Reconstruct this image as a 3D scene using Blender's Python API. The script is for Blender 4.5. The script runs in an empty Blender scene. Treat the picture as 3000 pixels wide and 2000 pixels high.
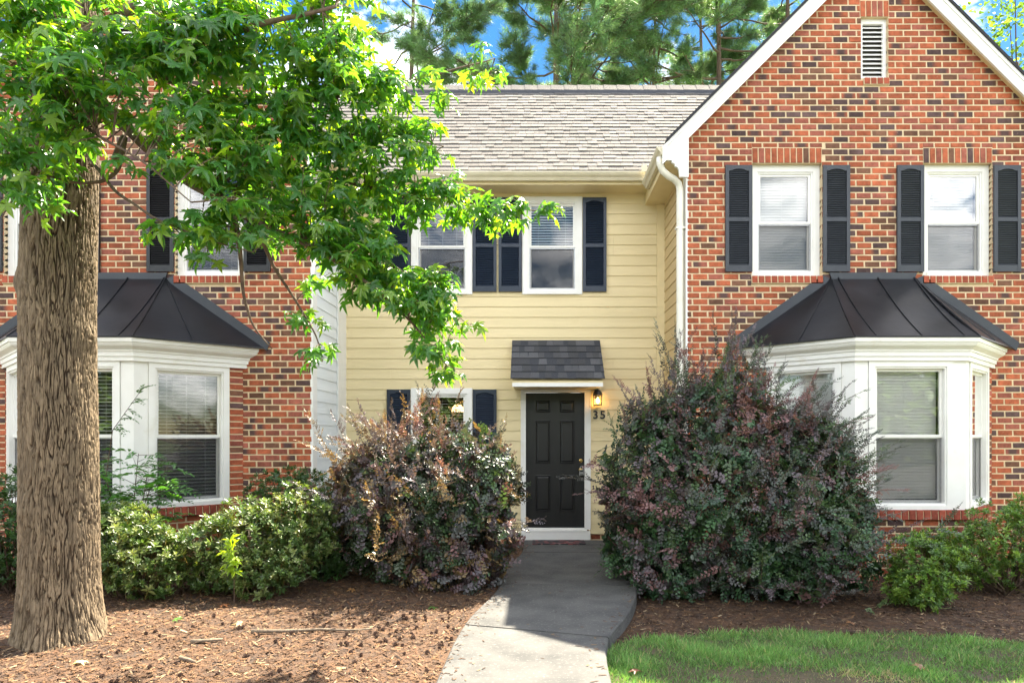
import bpy, math, random
import numpy as np
from mathutils import Matrix, Vector, noise as mnoise

random.seed(7)
rng = np.random.default_rng(11)
R = math.radians
scene = bpy.context.scene
col = scene.collection

# ------------------------------------------------------------------ camera
CAMZ = 1.573
cam_d = bpy.data.cameras.new('camera')
cam = bpy.data.objects.new('camera', cam_d)
col.objects.link(cam)
cam.location = (0, 0, CAMZ)
cam.rotation_euler = (R(90), 0, 0)
cam_d.sensor_width = 36
cam_d.lens = 24.0
cam_d.shift_x = -66 / 3000
cam_d.shift_y = 278 / 3000
cam_d.clip_end = 2000
scene.camera = cam

# ------------------------------------------------------------------ sky, sun, exposure
SUN = Vector((0.345, 0.585, 1.0)).normalized()
elev = math.asin(SUN.z)
azim = math.atan2(SUN.x, SUN.y)
world = bpy.data.worlds.new('World')
scene.world = world
world.use_nodes = True
wn, wl = world.node_tree.nodes, world.node_tree.links
wn.clear()
wo = wn.new('ShaderNodeOutputWorld')
bg = wn.new('ShaderNodeBackground')
bg.inputs['Strength'].default_value = 0.12
sky = wn.new('ShaderNodeTexSky')
sky.sky_type = 'NISHITA'
sky.sun_disc = False
sky.sun_elevation = elev
sky.sun_rotation = azim
sky.altitude = 100
sky.air_density = 1.0
sky.dust_density = 0.15
sky.ozone_density = 1.6
tc = wn.new('ShaderNodeTexCoord')
mp = wn.new('ShaderNodeMapping')
mp.inputs['Scale'].default_value = (2.0, 2.0, 4.2)
mp.inputs['Location'].default_value = (6.99, 4.49, 7.99)
nz = wn.new('ShaderNodeTexNoise')
nz.inputs['Scale'].default_value = 2.0
nz.inputs['Detail'].default_value = 7
nz.inputs['Roughness'].default_value = 0.58
rp = wn.new('ShaderNodeValToRGB')
rp.color_ramp.elements[0].position = 0.47
rp.color_ramp.elements[0].color = (0, 0, 0, 1)
rp.color_ramp.elements[1].position = 0.68
rp.color_ramp.elements[1].color = (0.8, 0.8, 0.8, 1)
hs = wn.new('ShaderNodeHueSaturation')
hs.inputs['Saturation'].default_value = 1.4
hs.inputs['Value'].default_value = 0.34
mx = wn.new('ShaderNodeMix')
mx.data_type = 'RGBA'
mx.inputs[7].default_value = (17, 17, 17.5, 1)
wl.new(tc.outputs['Generated'], mp.inputs['Vector'])
wl.new(mp.outputs['Vector'], nz.inputs['Vector'])
wl.new(nz.outputs['Fac'], rp.inputs['Fac'])
wl.new(sky.outputs['Color'], hs.inputs['Color'])
wl.new(hs.outputs['Color'], mx.inputs[6])
wl.new(rp.outputs['Color'], mx.inputs[0])
wl.new(mx.outputs[2], bg.inputs['Color'])
wl.new(bg.outputs['Background'], wo.inputs['Surface'])

sun_d = bpy.data.lights.new('sun', 'SUN')
sun_d.energy = 5.0
sun_d.angle = R(0.55)
sun_d.color = (1.0, 0.93, 0.80)
sun = bpy.data.objects.new('sun', sun_d)
col.objects.link(sun)
sun.rotation_euler = SUN.to_track_quat('Z', 'Y').to_euler()
sun.location = (6, 12, 20)

scene.render.engine = 'CYCLES'
scene.view_settings.view_transform = 'Standard'
scene.view_settings.look = 'None'
scene.view_settings.gamma = 1
scene.view_settings.use_curve_mapping = False
scene.view_settings.exposure = 2.55
scene.view_settings.use_white_balance = True
scene.view_settings.white_balance_temperature = 6950
scene.view_settings.white_balance_tint = 10
scene.cycles.max_bounces = 6
scene.cycles.diffuse_bounces = 3
scene.cycles.glossy_bounces = 3
scene.cycles.transparent_max_bounces = 10

# ------------------------------------------------------------------ helpers
def W(px, py, d):
    """point seen at photograph pixel px,py at real depth d"""
    return np.array(((px - 1566) * d / 2000, d, CAMZ + (1278 - py) * d / 2000))

def link(name, me, mat=None, parent=None):
    o = bpy.data.objects.new(name, me)
    col.objects.link(o)
    if mat is not None and len(me.materials) == 0:
        me.materials.append(mat)
    if parent is not None:
        o.parent = parent
        if parent.type == 'EMPTY':
            o.matrix_parent_inverse = Matrix.Translation(-Vector(parent.location))
    return o

def tag(o, label=None, cat=None, group=None, kind=None):
    if label: o['label'] = label
    if cat: o['category'] = cat
    if group: o['group'] = group
    if kind: o['kind'] = kind
    return o

def thing(name, label, cat, loc=(0, 0, 0), group=None):
    o = bpy.data.objects.new(name, None)
    col.objects.link(o)
    o.location = loc
    o.empty_display_size = 0.2
    return tag(o, label, cat, group)

class MB:
    """collects faces, builds ONE mesh"""
    def __init__(self):
        self.v = []; self.f = []; self.c = []
    def poly(self, pts, c=None):
        n = len(self.v)
        self.v += [tuple(p) for p in pts]
        self.f.append(tuple(range(n, n + len(pts))))
        if c is not None: self.c += [c] * len(pts)
        return self
    def hexa(self, p, c=None):
        """p: 8 points, 0-3 one side, 4-7 the other side, matching order"""
        n = len(self.v)
        self.v += [tuple(q) for q in p]
        for f in ((3, 2, 1, 0), (4, 5, 6, 7), (0, 1, 5, 4), (1, 2, 6, 5), (2, 3, 7, 6), (3, 0, 4, 7)):
            self.f.append(tuple(n + i for i in f))
        if c is not None: self.c += [c] * 8
        return self
    def box(self, x0, x1, y0, y1, z0, z1, c=None):
        return self.hexa([(x0, y0, z0), (x1, y0, z0), (x1, y1, z0), (x0, y1, z0),
                          (x0, y0, z1), (x1, y0, z1), (x1, y1, z1), (x0, y1, z1)], c)
    def prism(self, pts, off, c=None):
        """pts polygon (3d), extruded by vector off"""
        n = len(self.v); k = len(pts)
        self.v += [tuple(p) for p in pts] + [tuple(np.add(p, off)) for p in pts]
        self.f.append(tuple(range(n + k - 1, n - 1, -1)))
        self.f.append(tuple(range(n + k, n + 2 * k)))
        for i in range(k):
            j = (i + 1) % k
            self.f.append((n + i, n + j, n + k + j, n + k + i))
        if c is not None: self.c += [c] * (2 * k)
        return self
    def tube(self, path, rad, seg=8, cap=True, c=None):
        path = [np.array(p, float) for p in path]
        n0 = len(self.v)
        ref = np.array((0.3, 0.2, 1.0))
        for i, p in enumerate(path):
            a = path[max(i - 1, 0)]; b = path[min(i + 1, len(path) - 1)]
            t = b - a; t /= (np.linalg.norm(t) + 1e-9)
            s = np.cross(t, ref)
            if np.linalg.norm(s) < 1e-3: s = np.cross(t, (1, 0, 0))
            s /= np.linalg.norm(s); u = np.cross(s, t)
            r = rad[i] if hasattr(rad, '__len__') else rad
            for k in range(seg):
                a_ = 2 * math.pi * k / seg
                self.v.append(tuple(p + r * (math.cos(a_) * s + math.sin(a_) * u)))
        for i in range(len(path) - 1):
            for k in range(seg):
                a_ = n0 + i * seg + k; b_ = n0 + i * seg + (k + 1) % seg
                self.f.append((a_, b_, b_ + seg, a_ + seg))
        if cap:
            self.f.append(tuple(range(n0 + seg - 1, n0 - 1, -1)))
            e = n0 + (len(path) - 1) * seg
            self.f.append(tuple(range(e, e + seg)))
        if c is not None: self.c += [c] * (len(path) * seg)
        return self
    def lathe(self, cx, cy, prof, seg=20):
        """prof: (r, z) list, around z axis"""
        n0 = len(self.v)
        for r, z in prof:
            for k in range(seg):
                a = 2 * math.pi * k / seg
                self.v.append((cx + r * math.cos(a), cy + r * math.sin(a), z))
        for i in range(len(prof) - 1):
            for k in range(seg):
                a_ = n0 + i * seg + k; b_ = n0 + i * seg + (k + 1) % seg
                self.f.append((a_, b_, b_ + seg, a_ + seg))
        self.f.append(tuple(range(n0 + seg - 1, n0 - 1, -1)))
        e = n0 + (len(prof) - 1) * seg
        self.f.append(tuple(range(e, e + seg)))
        return self
    def mesh(self, name, smooth=False):
        me = bpy.data.meshes.new(name)
        me.from_pydata(self.v, [], self.f)
        if self.c:
            at = me.color_attributes.new('col', 'FLOAT_COLOR', 'POINT')
            a = np.ones((len(self.v), 4)); a[:, :3] = np.array(self.c)
            at.data.foreach_set('color', a.ravel())
        if smooth:
            me.polygons.foreach_set('use_smooth', [True] * len(me.polygons))
        me.update()
        return me
    def build(self, name, mat, parent=None, smooth=False):
        return link(name, self.mesh(name, smooth), mat, parent)

def np_mesh(name, V, F, colors=None, smooth=False):
    V = np.asarray(V, np.float32); F = np.asarray(F, np.int32)
    me = bpy.data.meshes.new(name)
    me.vertices.add(len(V)); me.vertices.foreach_set('co', V.ravel())
    k = F.shape[1]
    me.loops.add(F.size); me.loops.foreach_set('vertex_index', F.ravel())
    me.polygons.add(len(F))
    me.polygons.foreach_set('loop_start', np.arange(0, F.size, k, dtype=np.int32))
    me.update(calc_edges=True)
    if colors is not None:
        at = me.color_attributes.new('col', 'FLOAT_COLOR', 'POINT')
        a = np.ones((len(V), 4), np.float32); a[:, :3] = colors
        at.data.foreach_set('color', a.ravel())
    if smooth:
        me.polygons.foreach_set('use_smooth', np.ones(len(F), bool))
    return me

_pr = np.random.default_rng(1234)
_perm = np.concatenate([_pr.permutation(256)] * 3)
_grad = _pr.normal(size=(256, 3)); _grad /= np.linalg.norm(_grad, axis=1, keepdims=True)

def vnoise(P):
    """gradient noise for many points, about -1..1"""
    P = np.asarray(P, float); I = np.floor(P).astype(int); f = P - I; I &= 255
    w = f * f * f * (f * (f * 6 - 15) + 10)
    out = 0.0
    for dx in (0, 1):
        for dy in (0, 1):
            for dz in (0, 1):
                h = _perm[_perm[_perm[I[..., 0] + dx] + I[..., 1] + dy] + I[..., 2] + dz]
                g = _grad[h]
                d = (g * (f - np.array((dx, dy, dz)))).sum(-1)
                ww = (w[..., 0] if dx else 1 - w[..., 0]) * (w[..., 1] if dy else 1 - w[..., 1]) * (w[..., 2] if dz else 1 - w[..., 2])
                out = out + d * ww
    return out * 1.5

def unit(a):
    a = np.asarray(a, float)
    return a / (np.linalg.norm(a, axis=-1, keepdims=True) + 1e-9)

def frames(d, n):
    """rotation matrices with local y -> d, local z ~ n"""
    d = unit(d); x = unit(np.cross(d, n)); z = np.cross(x, d)
    return np.stack([x, d, z], axis=-1)

def scatter(TV, TF, pos, Rm, sc, TC=None, C=None):
    TV = np.asarray(TV, float); TF = np.asarray(TF)
    N = len(pos); T = len(TV)
    sc = np.asarray(sc, float)
    V = np.einsum('nij,ntj->nti', Rm, TV[None] * (sc[:, None, None] if sc.ndim == 1 else sc[:, None, :])) + np.asarray(pos)[:, None, :]
    F = (TF[None] + (np.arange(N) * T)[:, None, None]).reshape(-1, TF.shape[1])
    cc = None
    if C is not None:
        cc = np.repeat(np.asarray(C)[:, None, :], T, axis=1)
        if TC is not None: cc = cc * np.asarray(TC)[None]
        cc = cc.reshape(-1, 3)
    return V.reshape(-1, 3), F, cc

# ------------------------------------------------------------------ materials
def newmat(name):
    m = bpy.data.materials.new(name); m.use_nodes = True
    nt = m.node_tree
    for n in list(nt.nodes): nt.nodes.remove(n)
    return m, nt.nodes, nt.links

def pm(name, c1, c2=None, scale=6.0, rough=0.6, bump=0.0, bscale=60.0, stretch=(1, 1, 1), attr=False,
       spec=0.5, metal=0.0, transl=None, tfac=0.0, detail=5, rvar=0.0, bdist=0.01, vary=0.0, lo=0.35, hi=0.65,
       stain=None, stain_scale=1.2, stain_pos=(0.55, 0.75)):
    m, N, L = newmat(name)
    out = N.new('ShaderNodeOutputMaterial'); b = N.new('ShaderNodeBsdfPrincipled')
    geo = N.new('ShaderNodeNewGeometry')
    mp = N.new('ShaderNodeMapping'); mp.inputs['Scale'].default_value = stretch
    L.new(geo.outputs['Position'], mp.inputs['Vector'])
    nz = N.new('ShaderNodeTexNoise'); nz.inputs['Scale'].default_value = scale; nz.inputs['Detail'].default_value = detail
    L.new(mp.outputs['Vector'], nz.inputs['Vector'])
    rp = N.new('ShaderNodeMapRange'); rp.inputs[1].default_value = lo; rp.inputs[2].default_value = hi
    L.new(nz.outputs['Fac'], rp.inputs[0])
    mix = N.new('ShaderNodeMix'); mix.data_type = 'RGBA'
    mix.inputs[6].default_value = (*c1, 1); mix.inputs[7].default_value = (*(c2 or c1), 1)
    L.new(rp.outputs[0], mix.inputs[0])
    colr = mix.outputs[2]
    if attr:
        at = N.new('ShaderNodeAttribute'); at.attribute_name = 'col'
        mu = N.new('ShaderNodeMix'); mu.data_type = 'RGBA'; mu.blend_type = 'MULTIPLY'; mu.inputs[0].default_value = 1
        L.new(at.outputs['Color'], mu.inputs[6]); L.new(colr, mu.inputs[7])
        colr = mu.outputs[2]
    if stain:
        n2 = N.new('ShaderNodeTexNoise'); n2.inputs['Scale'].default_value = stain_scale; n2.inputs['Detail'].default_value = 8
        n2.inputs['Roughness'].default_value = 0.65
        L.new(geo.outputs['Position'], n2.inputs['Vector'])
        r2 = N.new('ShaderNodeMapRange'); r2.inputs[1].default_value = stain_pos[0]; r2.inputs[2].default_value = stain_pos[1]
        L.new(n2.outputs['Fac'], r2.inputs[0])
        m2 = N.new('ShaderNodeMix'); m2.data_type = 'RGBA'
        L.new(r2.outputs[0], m2.inputs[0]); L.new(colr, m2.inputs[6]); m2.inputs[7].default_value = (*stain, 1)
        colr = m2.outputs[2]
    L.new(colr, b.inputs['Base Color'])
    b.inputs['Roughness'].default_value = rough
    b.inputs['Metallic'].default_value = metal
    b.inputs['Specular IOR Level'].default_value = spec
    if rvar:
        rr = N.new('ShaderNodeMapRange'); rr.inputs[3].default_value = rough - rvar; rr.inputs[4].default_value = rough + rvar
        L.new(nz.outputs['Fac'], rr.inputs[0]); L.new(rr.outputs[0], b.inputs['Roughness'])
    if bump:
        bn = N.new('ShaderNodeTexNoise'); bn.inputs['Scale'].default_value = bscale; bn.inputs['Detail'].default_value = 6
        L.new(mp.outputs['Vector'], bn.inputs['Vector'])
        bp = N.new('ShaderNodeBump'); bp.inputs['Strength'].default_value = bump; bp.inputs['Distance'].default_value = bdist
        L.new(bn.outputs['Fac'], bp.inputs['Height']); L.new(bp.outputs['Normal'], b.inputs['Normal'])
    sh = b.outputs['BSDF']
    if transl is not None:
        tr = N.new('ShaderNodeBsdfTranslucent')
        if attr:
            m3 = N.new('ShaderNodeMix'); m3.data_type = 'RGBA'; m3.blend_type = 'MULTIPLY'; m3.inputs[0].default_value = 1
            L.new(at.outputs['Color'], m3.inputs[6]); m3.inputs[7].default_value = (*transl, 1)
            L.new(m3.outputs[2], tr.inputs['Color'])
        else:
            tr.inputs['Color'].default_value = (*transl, 1)
        ms = N.new('ShaderNodeMixShader'); ms.inputs[0].default_value = tfac
        L.new(sh, ms.inputs[1]); L.new(tr.outputs[0], ms.inputs[2]); sh = ms.outputs[0]
    L.new(sh, out.inputs['Surface'])
    return m

def glass_mat(name, tint=(0.985, 0.99, 0.985), ior=1.6):
    m, N, L = newmat(name)
    out = N.new('ShaderNodeOutputMaterial')
    fr = N.new('ShaderNodeFresnel'); fr.inputs['IOR'].default_value = ior
    gl = N.new('ShaderNodeBsdfGlossy'); gl.inputs['Roughness'].default_value = 0.0
    gl.inputs['Color'].default_value = (1, 1, 1, 1)
    tr = N.new('ShaderNodeBsdfTransparent'); tr.inputs['Color'].default_value = (*tint, 1)
    geo = N.new('ShaderNodeNewGeometry')
    nz = N.new('ShaderNodeTexNoise'); nz.inputs['Scale'].default_value = 1.6; nz.inputs['Detail'].default_value = 1
    L.new(geo.outputs['Position'], nz.inputs['Vector'])
    bp = N.new('ShaderNodeBump'); bp.inputs['Strength'].default_value = 0.06; bp.inputs['Distance'].default_value = 0.05
    L.new(nz.outputs['Fac'], bp.inputs['Height']); L.new(bp.outputs['Normal'], gl.inputs['Normal'])
    ms = N.new('ShaderNodeMixShader')
    L.new(fr.outputs[0], ms.inputs[0]); L.new(tr.outputs[0], ms.inputs[1]); L.new(gl.outputs[0], ms.inputs[2])
    L.new(ms.outputs[0], out.inputs['Surface'])
    return m

def screen_mat(name, dens=0.38):
    m, N, L = newmat(name)
    out = N.new('ShaderNodeOutputMaterial')
    tr = N.new('ShaderNodeBsdfTransparent')
    df = N.new('ShaderNodeBsdfDiffuse'); df.inputs['Color'].default_value = (0.07, 0.07, 0.075, 1)
    ms = N.new('ShaderNodeMixShader'); ms.inputs[0].default_value = dens
    L.new(tr.outputs[0], ms.inputs[1]); L.new(df.outputs[0], ms.inputs[2]); L.new(ms.outputs[0], out.inputs['Surface'])
    return m

def emit_mat(name, c, s):
    m, N, L = newmat(name)
    out = N.new('ShaderNodeOutputMaterial'); e = N.new('ShaderNodeEmission')
    e.inputs['Color'].default_value = (*c, 1); e.inputs['Strength'].default_value = s
    L.new(e.outputs[0], out.inputs['Surface'])
    return m

def brick_mat():
    m, N, L = newmat('brick')
    out = N.new('ShaderNodeOutputMaterial'); b = N.new('ShaderNodeBsdfPrincipled')
    geo = N.new('ShaderNodeNewGeometry')
    at = N.new('ShaderNodeAttribute'); at.attribute_name = 'col'
    nz = N.new('ShaderNodeTexNoise'); nz.inputs['Scale'].default_value = 14; nz.inputs['Detail'].default_value = 6; nz.inputs['Roughness'].default_value = 0.7
    L.new(geo.outputs['Position'], nz.inputs['Vector'])
    mr = N.new('ShaderNodeMapRange'); mr.inputs[1].default_value = 0.3; mr.inputs[2].default_value = 0.7
    mr.inputs[3].default_value = 0.62; mr.inputs[4].default_value = 1.3
    L.new(nz.outputs['Fac'], mr.inputs[0])
    mu = N.new('ShaderNodeMix'); mu.data_type = 'RGBA'; mu.blend_type = 'MULTIPLY'; mu.inputs[0].default_value = 1
    L.new(at.outputs['Color'], mu.inputs[6]); L.new(mr.outputs[0], mu.inputs[7])
    # mortar smears and efflorescence
    n2 = N.new('ShaderNodeTexNoise'); n2.inputs['Scale'].default_value = 26; n2.inputs['Detail'].default_value = 5
    L.new(geo.outputs['Position'], n2.inputs['Vector'])
    r2 = N.new('ShaderNodeMapRange'); r2.inputs[1].default_value = 0.66; r2.inputs[2].default_value = 0.74; r2.inputs[4].default_value = 0.55
    L.new(n2.outputs['Fac'], r2.inputs[0])
    m2 = N.new('ShaderNodeMix'); m2.data_type = 'RGBA'; m2.inputs[7].default_value = (0.42, 0.3, 0.2, 1)
    L.new(r2.outputs[0], m2.inputs[0]); L.new(mu.outputs[2], m2.inputs[6])
    n3 = N.new('ShaderNodeTexNoise'); n3.inputs['Scale'].default_value = 1.1; n3.inputs['Detail'].default_value = 7; n3.inputs['Roughness'].default_value = 0.7
    L.new(geo.outputs['Position'], n3.inputs['Vector'])
    r3 = N.new('ShaderNodeMapRange'); r3.inputs[1].default_value = 0.35; r3.inputs[2].default_value = 0.7; r3.inputs[3].default_value = 0.82; r3.inputs[4].default_value = 1.18
    L.new(n3.outputs['Fac'], r3.inputs[0])
    m4 = N.new('ShaderNodeMix'); m4.data_type = 'RGBA'; m4.blend_type = 'MULTIPLY'; m4.inputs[0].default_value = 1
    L.new(m2.outputs[2], m4.inputs[6]); L.new(r3.outputs[0], m4.inputs[7])
    L.new(m4.outputs[2], b.inputs['Base Color'])
    b.inputs['Roughness'].default_value = 0.85; b.inputs['Specular IOR Level'].default_value = 0.3
    bn = N.new('ShaderNodeTexNoise'); bn.inputs['Scale'].default_value = 120; bn.inputs['Detail'].default_value = 5
    L.new(geo.outputs['Position'], bn.inputs['Vector'])
    bp = N.new('ShaderNodeBump'); bp.inputs['Strength'].default_value = 0.5; bp.inputs['Distance'].default_value = 0.006
    L.new(bn.outputs['Fac'], bp.inputs['Height']); L.new(bp.outputs['Normal'], b.inputs['Normal'])
    L.new(b.outputs[0], out.inputs['Surface'])
    return m

M = {}
M['brick'] = brick_mat()
M['mortar'] = pm('mortar', (0.70, 0.55, 0.35), (0.58, 0.45, 0.28), 9, 0.95, 0.5, 150)
M['cream'] = pm('cream_siding', (0.745, 0.62, 0.36), (0.695, 0.575, 0.325), 2.5, 0.6, 0.25, 70, stretch=(0.12, 1, 3.5), stain=(0.62, 0.50, 0.26), stain_scale=1.6, stain_pos=(0.58, 0.85))
M['tan_siding'] = pm('tan_siding', (0.56, 0.42, 0.215), (0.52, 0.39, 0.195), 2.5, 0.6, 0.25, 70, stretch=(1, 0.12, 3.5))
M['grey_siding'] = pm('pale_grey_siding', (0.74, 0.78, 0.78), (0.69, 0.73, 0.73), 2.5, 0.6, 0.25, 70, stretch=(1, 0.12, 3.5))
M['white'] = pm('white_trim', (0.80, 0.795, 0.75), (0.76, 0.75, 0.70), 5, 0.5, 0.08, 90, stain=(0.62, 0.57, 0.45), stain_scale=3, stain_pos=(0.6, 0.9))
M['creamtrim'] = pm('cream_trim', (0.76, 0.63, 0.36), (0.72, 0.59, 0.33), 4, 0.5, 0.08, 90)
M['gutter'] = pm('gutter_paint', (0.66, 0.60, 0.44), (0.60, 0.54, 0.38), 5, 0.4, 0, stain=(0.42, 0.36, 0.24), stain_scale=4, stain_pos=(0.58, 0.85))
M['downspout'] = pm('downspout_paint', (0.78, 0.76, 0.66), (0.74, 0.71, 0.60), 5, 0.4, 0, stain=(0.6, 0.52, 0.36), stain_scale=5, stain_pos=(0.6, 0.9))
M['shutter_blue'] = pm('shutter_navy', (0.012, 0.021, 0.040), (0.015, 0.026, 0.046), 7, 0.42, 0.1, 120)
M['shutter_slate'] = pm('shutter_slate', (0.027, 0.032, 0.041), (0.033, 0.039, 0.048), 7, 0.45, 0.1, 120)
M['shutter_black'] = pm('shutter_black', (0.007, 0.0075, 0.009), (0.010, 0.0105, 0.012), 7, 0.42, 0.1, 120)
M['door'] = pm('door_paint', (0.0095, 0.0100, 0.0105), (0.0135, 0.0128, 0.0122), 5, 0.36, 0.55, 26, stretch=(7, 7, 0.9), bdist=0.004)
M['metalroof'] = pm('standing_seam_metal', (0.010, 0.011, 0.013), (0.015, 0.016, 0.019), 2.2, 0.34, 0.16, 3.5, rvar=0.12, bdist=0.03, spec=0.28, stain=(0.024, 0.025, 0.028), stain_scale=2.5, stain_pos=(0.6, 0.9))
M['flashing'] = pm('flashing_metal', (0.026, 0.031, 0.040), (0.034, 0.040, 0.048), 4, 0.5, 0.15, 8, bdist=0.02)
M['shingle'] = pm('weathered_shingle', (1, 1, 1), (0.75, 0.73, 0.70), 35, 0.95, 0.7, 260, attr=True, spec=0.2, bdist=0.004, stain=(0.15, 0.14, 0.125), stain_scale=0.9, stain_pos=(0.58, 0.95))
M['darkshingle'] = pm('charcoal_shingle', (1.05, 1.05, 1.05), (0.6, 0.6, 0.62), 160, 0.95, 0.8, 400, attr=True, spec=0.2, bdist=0.004)
M['glass'] = glass_mat('window_glass')
M['screen'] = screen_mat('insect_screen')
M['blind'] = pm('blind_slat', (0.86, 0.86, 0.84), (0.83, 0.83, 0.80), 6, 0.5)
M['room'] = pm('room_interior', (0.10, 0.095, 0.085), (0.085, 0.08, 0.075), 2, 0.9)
M['brass'] = pm('brass', (0.62, 0.43, 0.16), (0.5, 0.34, 0.12), 20, 0.25, metal=1.0)
M['black_metal'] = pm('black_lantern_metal', (0.012, 0.013, 0.015), (0.03, 0.032, 0.035), 60, 0.4)
M['steel'] = pm('zinc_steel', (0.5, 0.5, 0.5), (0.4, 0.4, 0.41), 30, 0.35, metal=0.9)
M['concrete'] = pm('walk_concrete', (0.100, 0.098, 0.092), (0.046, 0.047, 0.046), 3.2, 0.9, 0.6, 260, detail=12, bdist=0.004, lo=0.28, hi=0.70, stain=(0.185, 0.18, 0.165), stain_scale=38, stain_pos=(0.56, 0.72))
M['mulch'] = pm('mulch_soil', (0.105, 0.054, 0.026), (0.055, 0.031, 0.018), 7, 0.95, 1.0, 60, detail=9, bdist=0.03, stain=(0.035, 0.027, 0.024), stain_scale=1.3, stain_pos=(0.55, 0.75))
M['chip'] = pm('mulch_chip', (1, 1, 1), (0.7, 0.7, 0.7), 40, 0.9, attr=True)
M['lawn'] = pm('lawn_soil', (0.060, 0.055, 0.026), (0.10, 0.072, 0.040), 5, 0.95, 0.8, 60, detail=8, bdist=0.02)
M['asphalt'] = pm('asphalt', (0.12, 0.12, 0.12), (0.09, 0.09, 0.09), 3, 0.9, 0.4, 200)
M['grass'] = pm('grass_blade', (1, 1, 1), (0.8, 0.8, 0.8), 10, 0.55, attr=True, transl=(1.6, 1.7, 0.9), tfac=0.3)
M['bark'] = pm('furrowed_bark', (1.12, 1.1, 1.08), (0.62, 0.60, 0.58), 26, 0.92, 0.8, 70, stretch=(1, 1, 0.3), detail=8, bdist=0.010, attr=True)
M['limb'] = pm('limb_bark', (0.16, 0.11, 0.075), (0.09, 0.062, 0.045), 22, 0.92, 0.7, 60, bdist=0.01)
M['leaf'] = pm('sweetgum_leaf', (1, 1, 1), (0.85, 0.9, 0.8), 20, 0.30, attr=True, transl=(3.1, 2.75, 0.45), tfac=0.50, spec=0.6)
M['petiole'] = pm('petiole', (0.35, 0.38, 0.09), (0.28, 0.30, 0.08), 20, 0.6)
M['shrubleaf'] = pm('shrub_leaf', (1, 1, 1), (0.8, 0.8, 0.8), 15, 0.36, attr=True, transl=(1.8, 1.5, 0.8), tfac=0.22, spec=0.5)
M['azalea'] = pm('azalea_leaf', (1, 1, 1), (0.85, 0.85, 0.85), 15, 0.36, attr=True, transl=(1.8, 1.8, 0.6), tfac=0.22, spec=0.5)
M['twig'] = pm('shrub_twig', (0.10, 0.06, 0.04), (0.07, 0.045, 0.03), 30, 0.9)
M['needle'] = pm('pine_needle', (1, 1, 1), (0.8, 0.8, 0.8), 2, 0.45, attr=True, transl=(1.6, 1.6, 0.8), tfac=0.35)
M['pinebark'] = pm('pine_bark', (0.13, 0.085, 0.06), (0.08, 0.055, 0.042), 6, 0.95, 0.8, 14, stretch=(1, 1, 0.4), bdist=0.04)
M['farleaf'] = pm('far_tree_leaf', (1, 1, 1), (0.8, 0.85, 0.8), 2, 0.5, attr=True, transl=(2.2, 2.2, 0.7), tfac=0.35)
M['number'] = pm('number_black', (0.01, 0.01, 0.012), None, 10, 0.35)
M['tan_plastic'] = pm('tan_plastic', (0.23, 0.19, 0.075), (0.2, 0.165, 0.065), 12, 0.5)
M['gumball'] = pm('seed_ball', (0.085, 0.042, 0.026), (0.05, 0.027, 0.018), 60, 0.9)
M['stick'] = pm('dead_stick', (0.2, 0.15, 0.10), (0.12, 0.09, 0.065), 40, 0.9, 0.4, 80)
M['lampglass'] = glass_mat('lantern_glass', (1.0, 0.95, 0.85), 1.4)
M['bulb'] = emit_mat('lamp_glow', (1.0, 0.58, 0.18), 6)
M['pendant'] = emit_mat('pendant_glow', (1.0, 0.60, 0.25), 0.9)

def mat_mat():
    m, N, L = newmat('doormat')
    out = N.new('ShaderNodeOutputMaterial'); b = N.new('ShaderNodeBsdfPrincipled')
    geo = N.new('ShaderNodeNewGeometry')
    v = N.new('ShaderNodeTexVoronoi'); v.inputs['Scale'].default_value = 16
    L.new(geo.outputs['Position'], v.inputs['Vector'])
    r = N.new('ShaderNodeValToRGB')
    e = r.color_ramp.elements
    e[0].position = 0.0; e[0].color = (0.02, 0.02, 0.022, 1)
    e[1].position = 1.0; e[1].color = (0.20, 0.19, 0.18, 1)
    k = e.new(0.55); k.color = (0.03, 0.03, 0.032, 1)
    k = e.new(0.75); k.color = (0.22, 0.05, 0.05, 1)
    L.new(v.outputs['Color'], r.inputs['Fac']); L.new(r.outputs[0], b.inputs['Base Color'])
    b.inputs['Roughness'].default_value = 0.95
    L.new(b.outputs[0], out.inputs['Surface'])
    return m
M['doormat'] = mat_mat()

# ------------------------------------------------------------------ wall frames
class Frame:
    """a vertical wall plane: s along it, d outwards from it"""
    def __init__(self, o, u, n):
        self.o = np.array(o, float); self.u = np.array(u, float); self.n = np.array(n, float)
    def p(self, s, d, z):
        q = self.o + self.u * s + self.n * d
        return (q[0], q[1], z)
    def box(self, mb, s0, s1, d0, d1, z0, z1, c=None):
        P = self.p
        mb.hexa([P(s0, d0, z0), P(s1, d0, z0), P(s1, d1, z0), P(s0, d1, z0),
                 P(s0, d0, z1), P(s1, d0, z1), P(s1, d1, z1), P(s0, d1, z1)], c)
    def ang(self):
        return math.atan2(self.u[1], self.u[0])

def minus(rect, holes):
    """rect (s0,s1,z0,z1) minus holes -> list of rects"""
    out = [rect]
    for h in holes:
        nxt = []
        for (a, b, c, d) in out:
            if h[0] >= b or h[1] <= a or h[2] >= d or h[3] <= c:
                nxt.append((a, b, c, d)); continue
            if h[0] > a: nxt.append((a, h[0], c, d))
            if h[1] < b: nxt.append((h[1], b, c, d))
            a2, b2 = max(a, h[0]), min(b, h[1])
            if h[2] > c: nxt.append((a2, b2, c, h[2]))
            if h[3] < d: nxt.append((a2, b2, h[3], d))
        out = nxt
    return out

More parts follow.
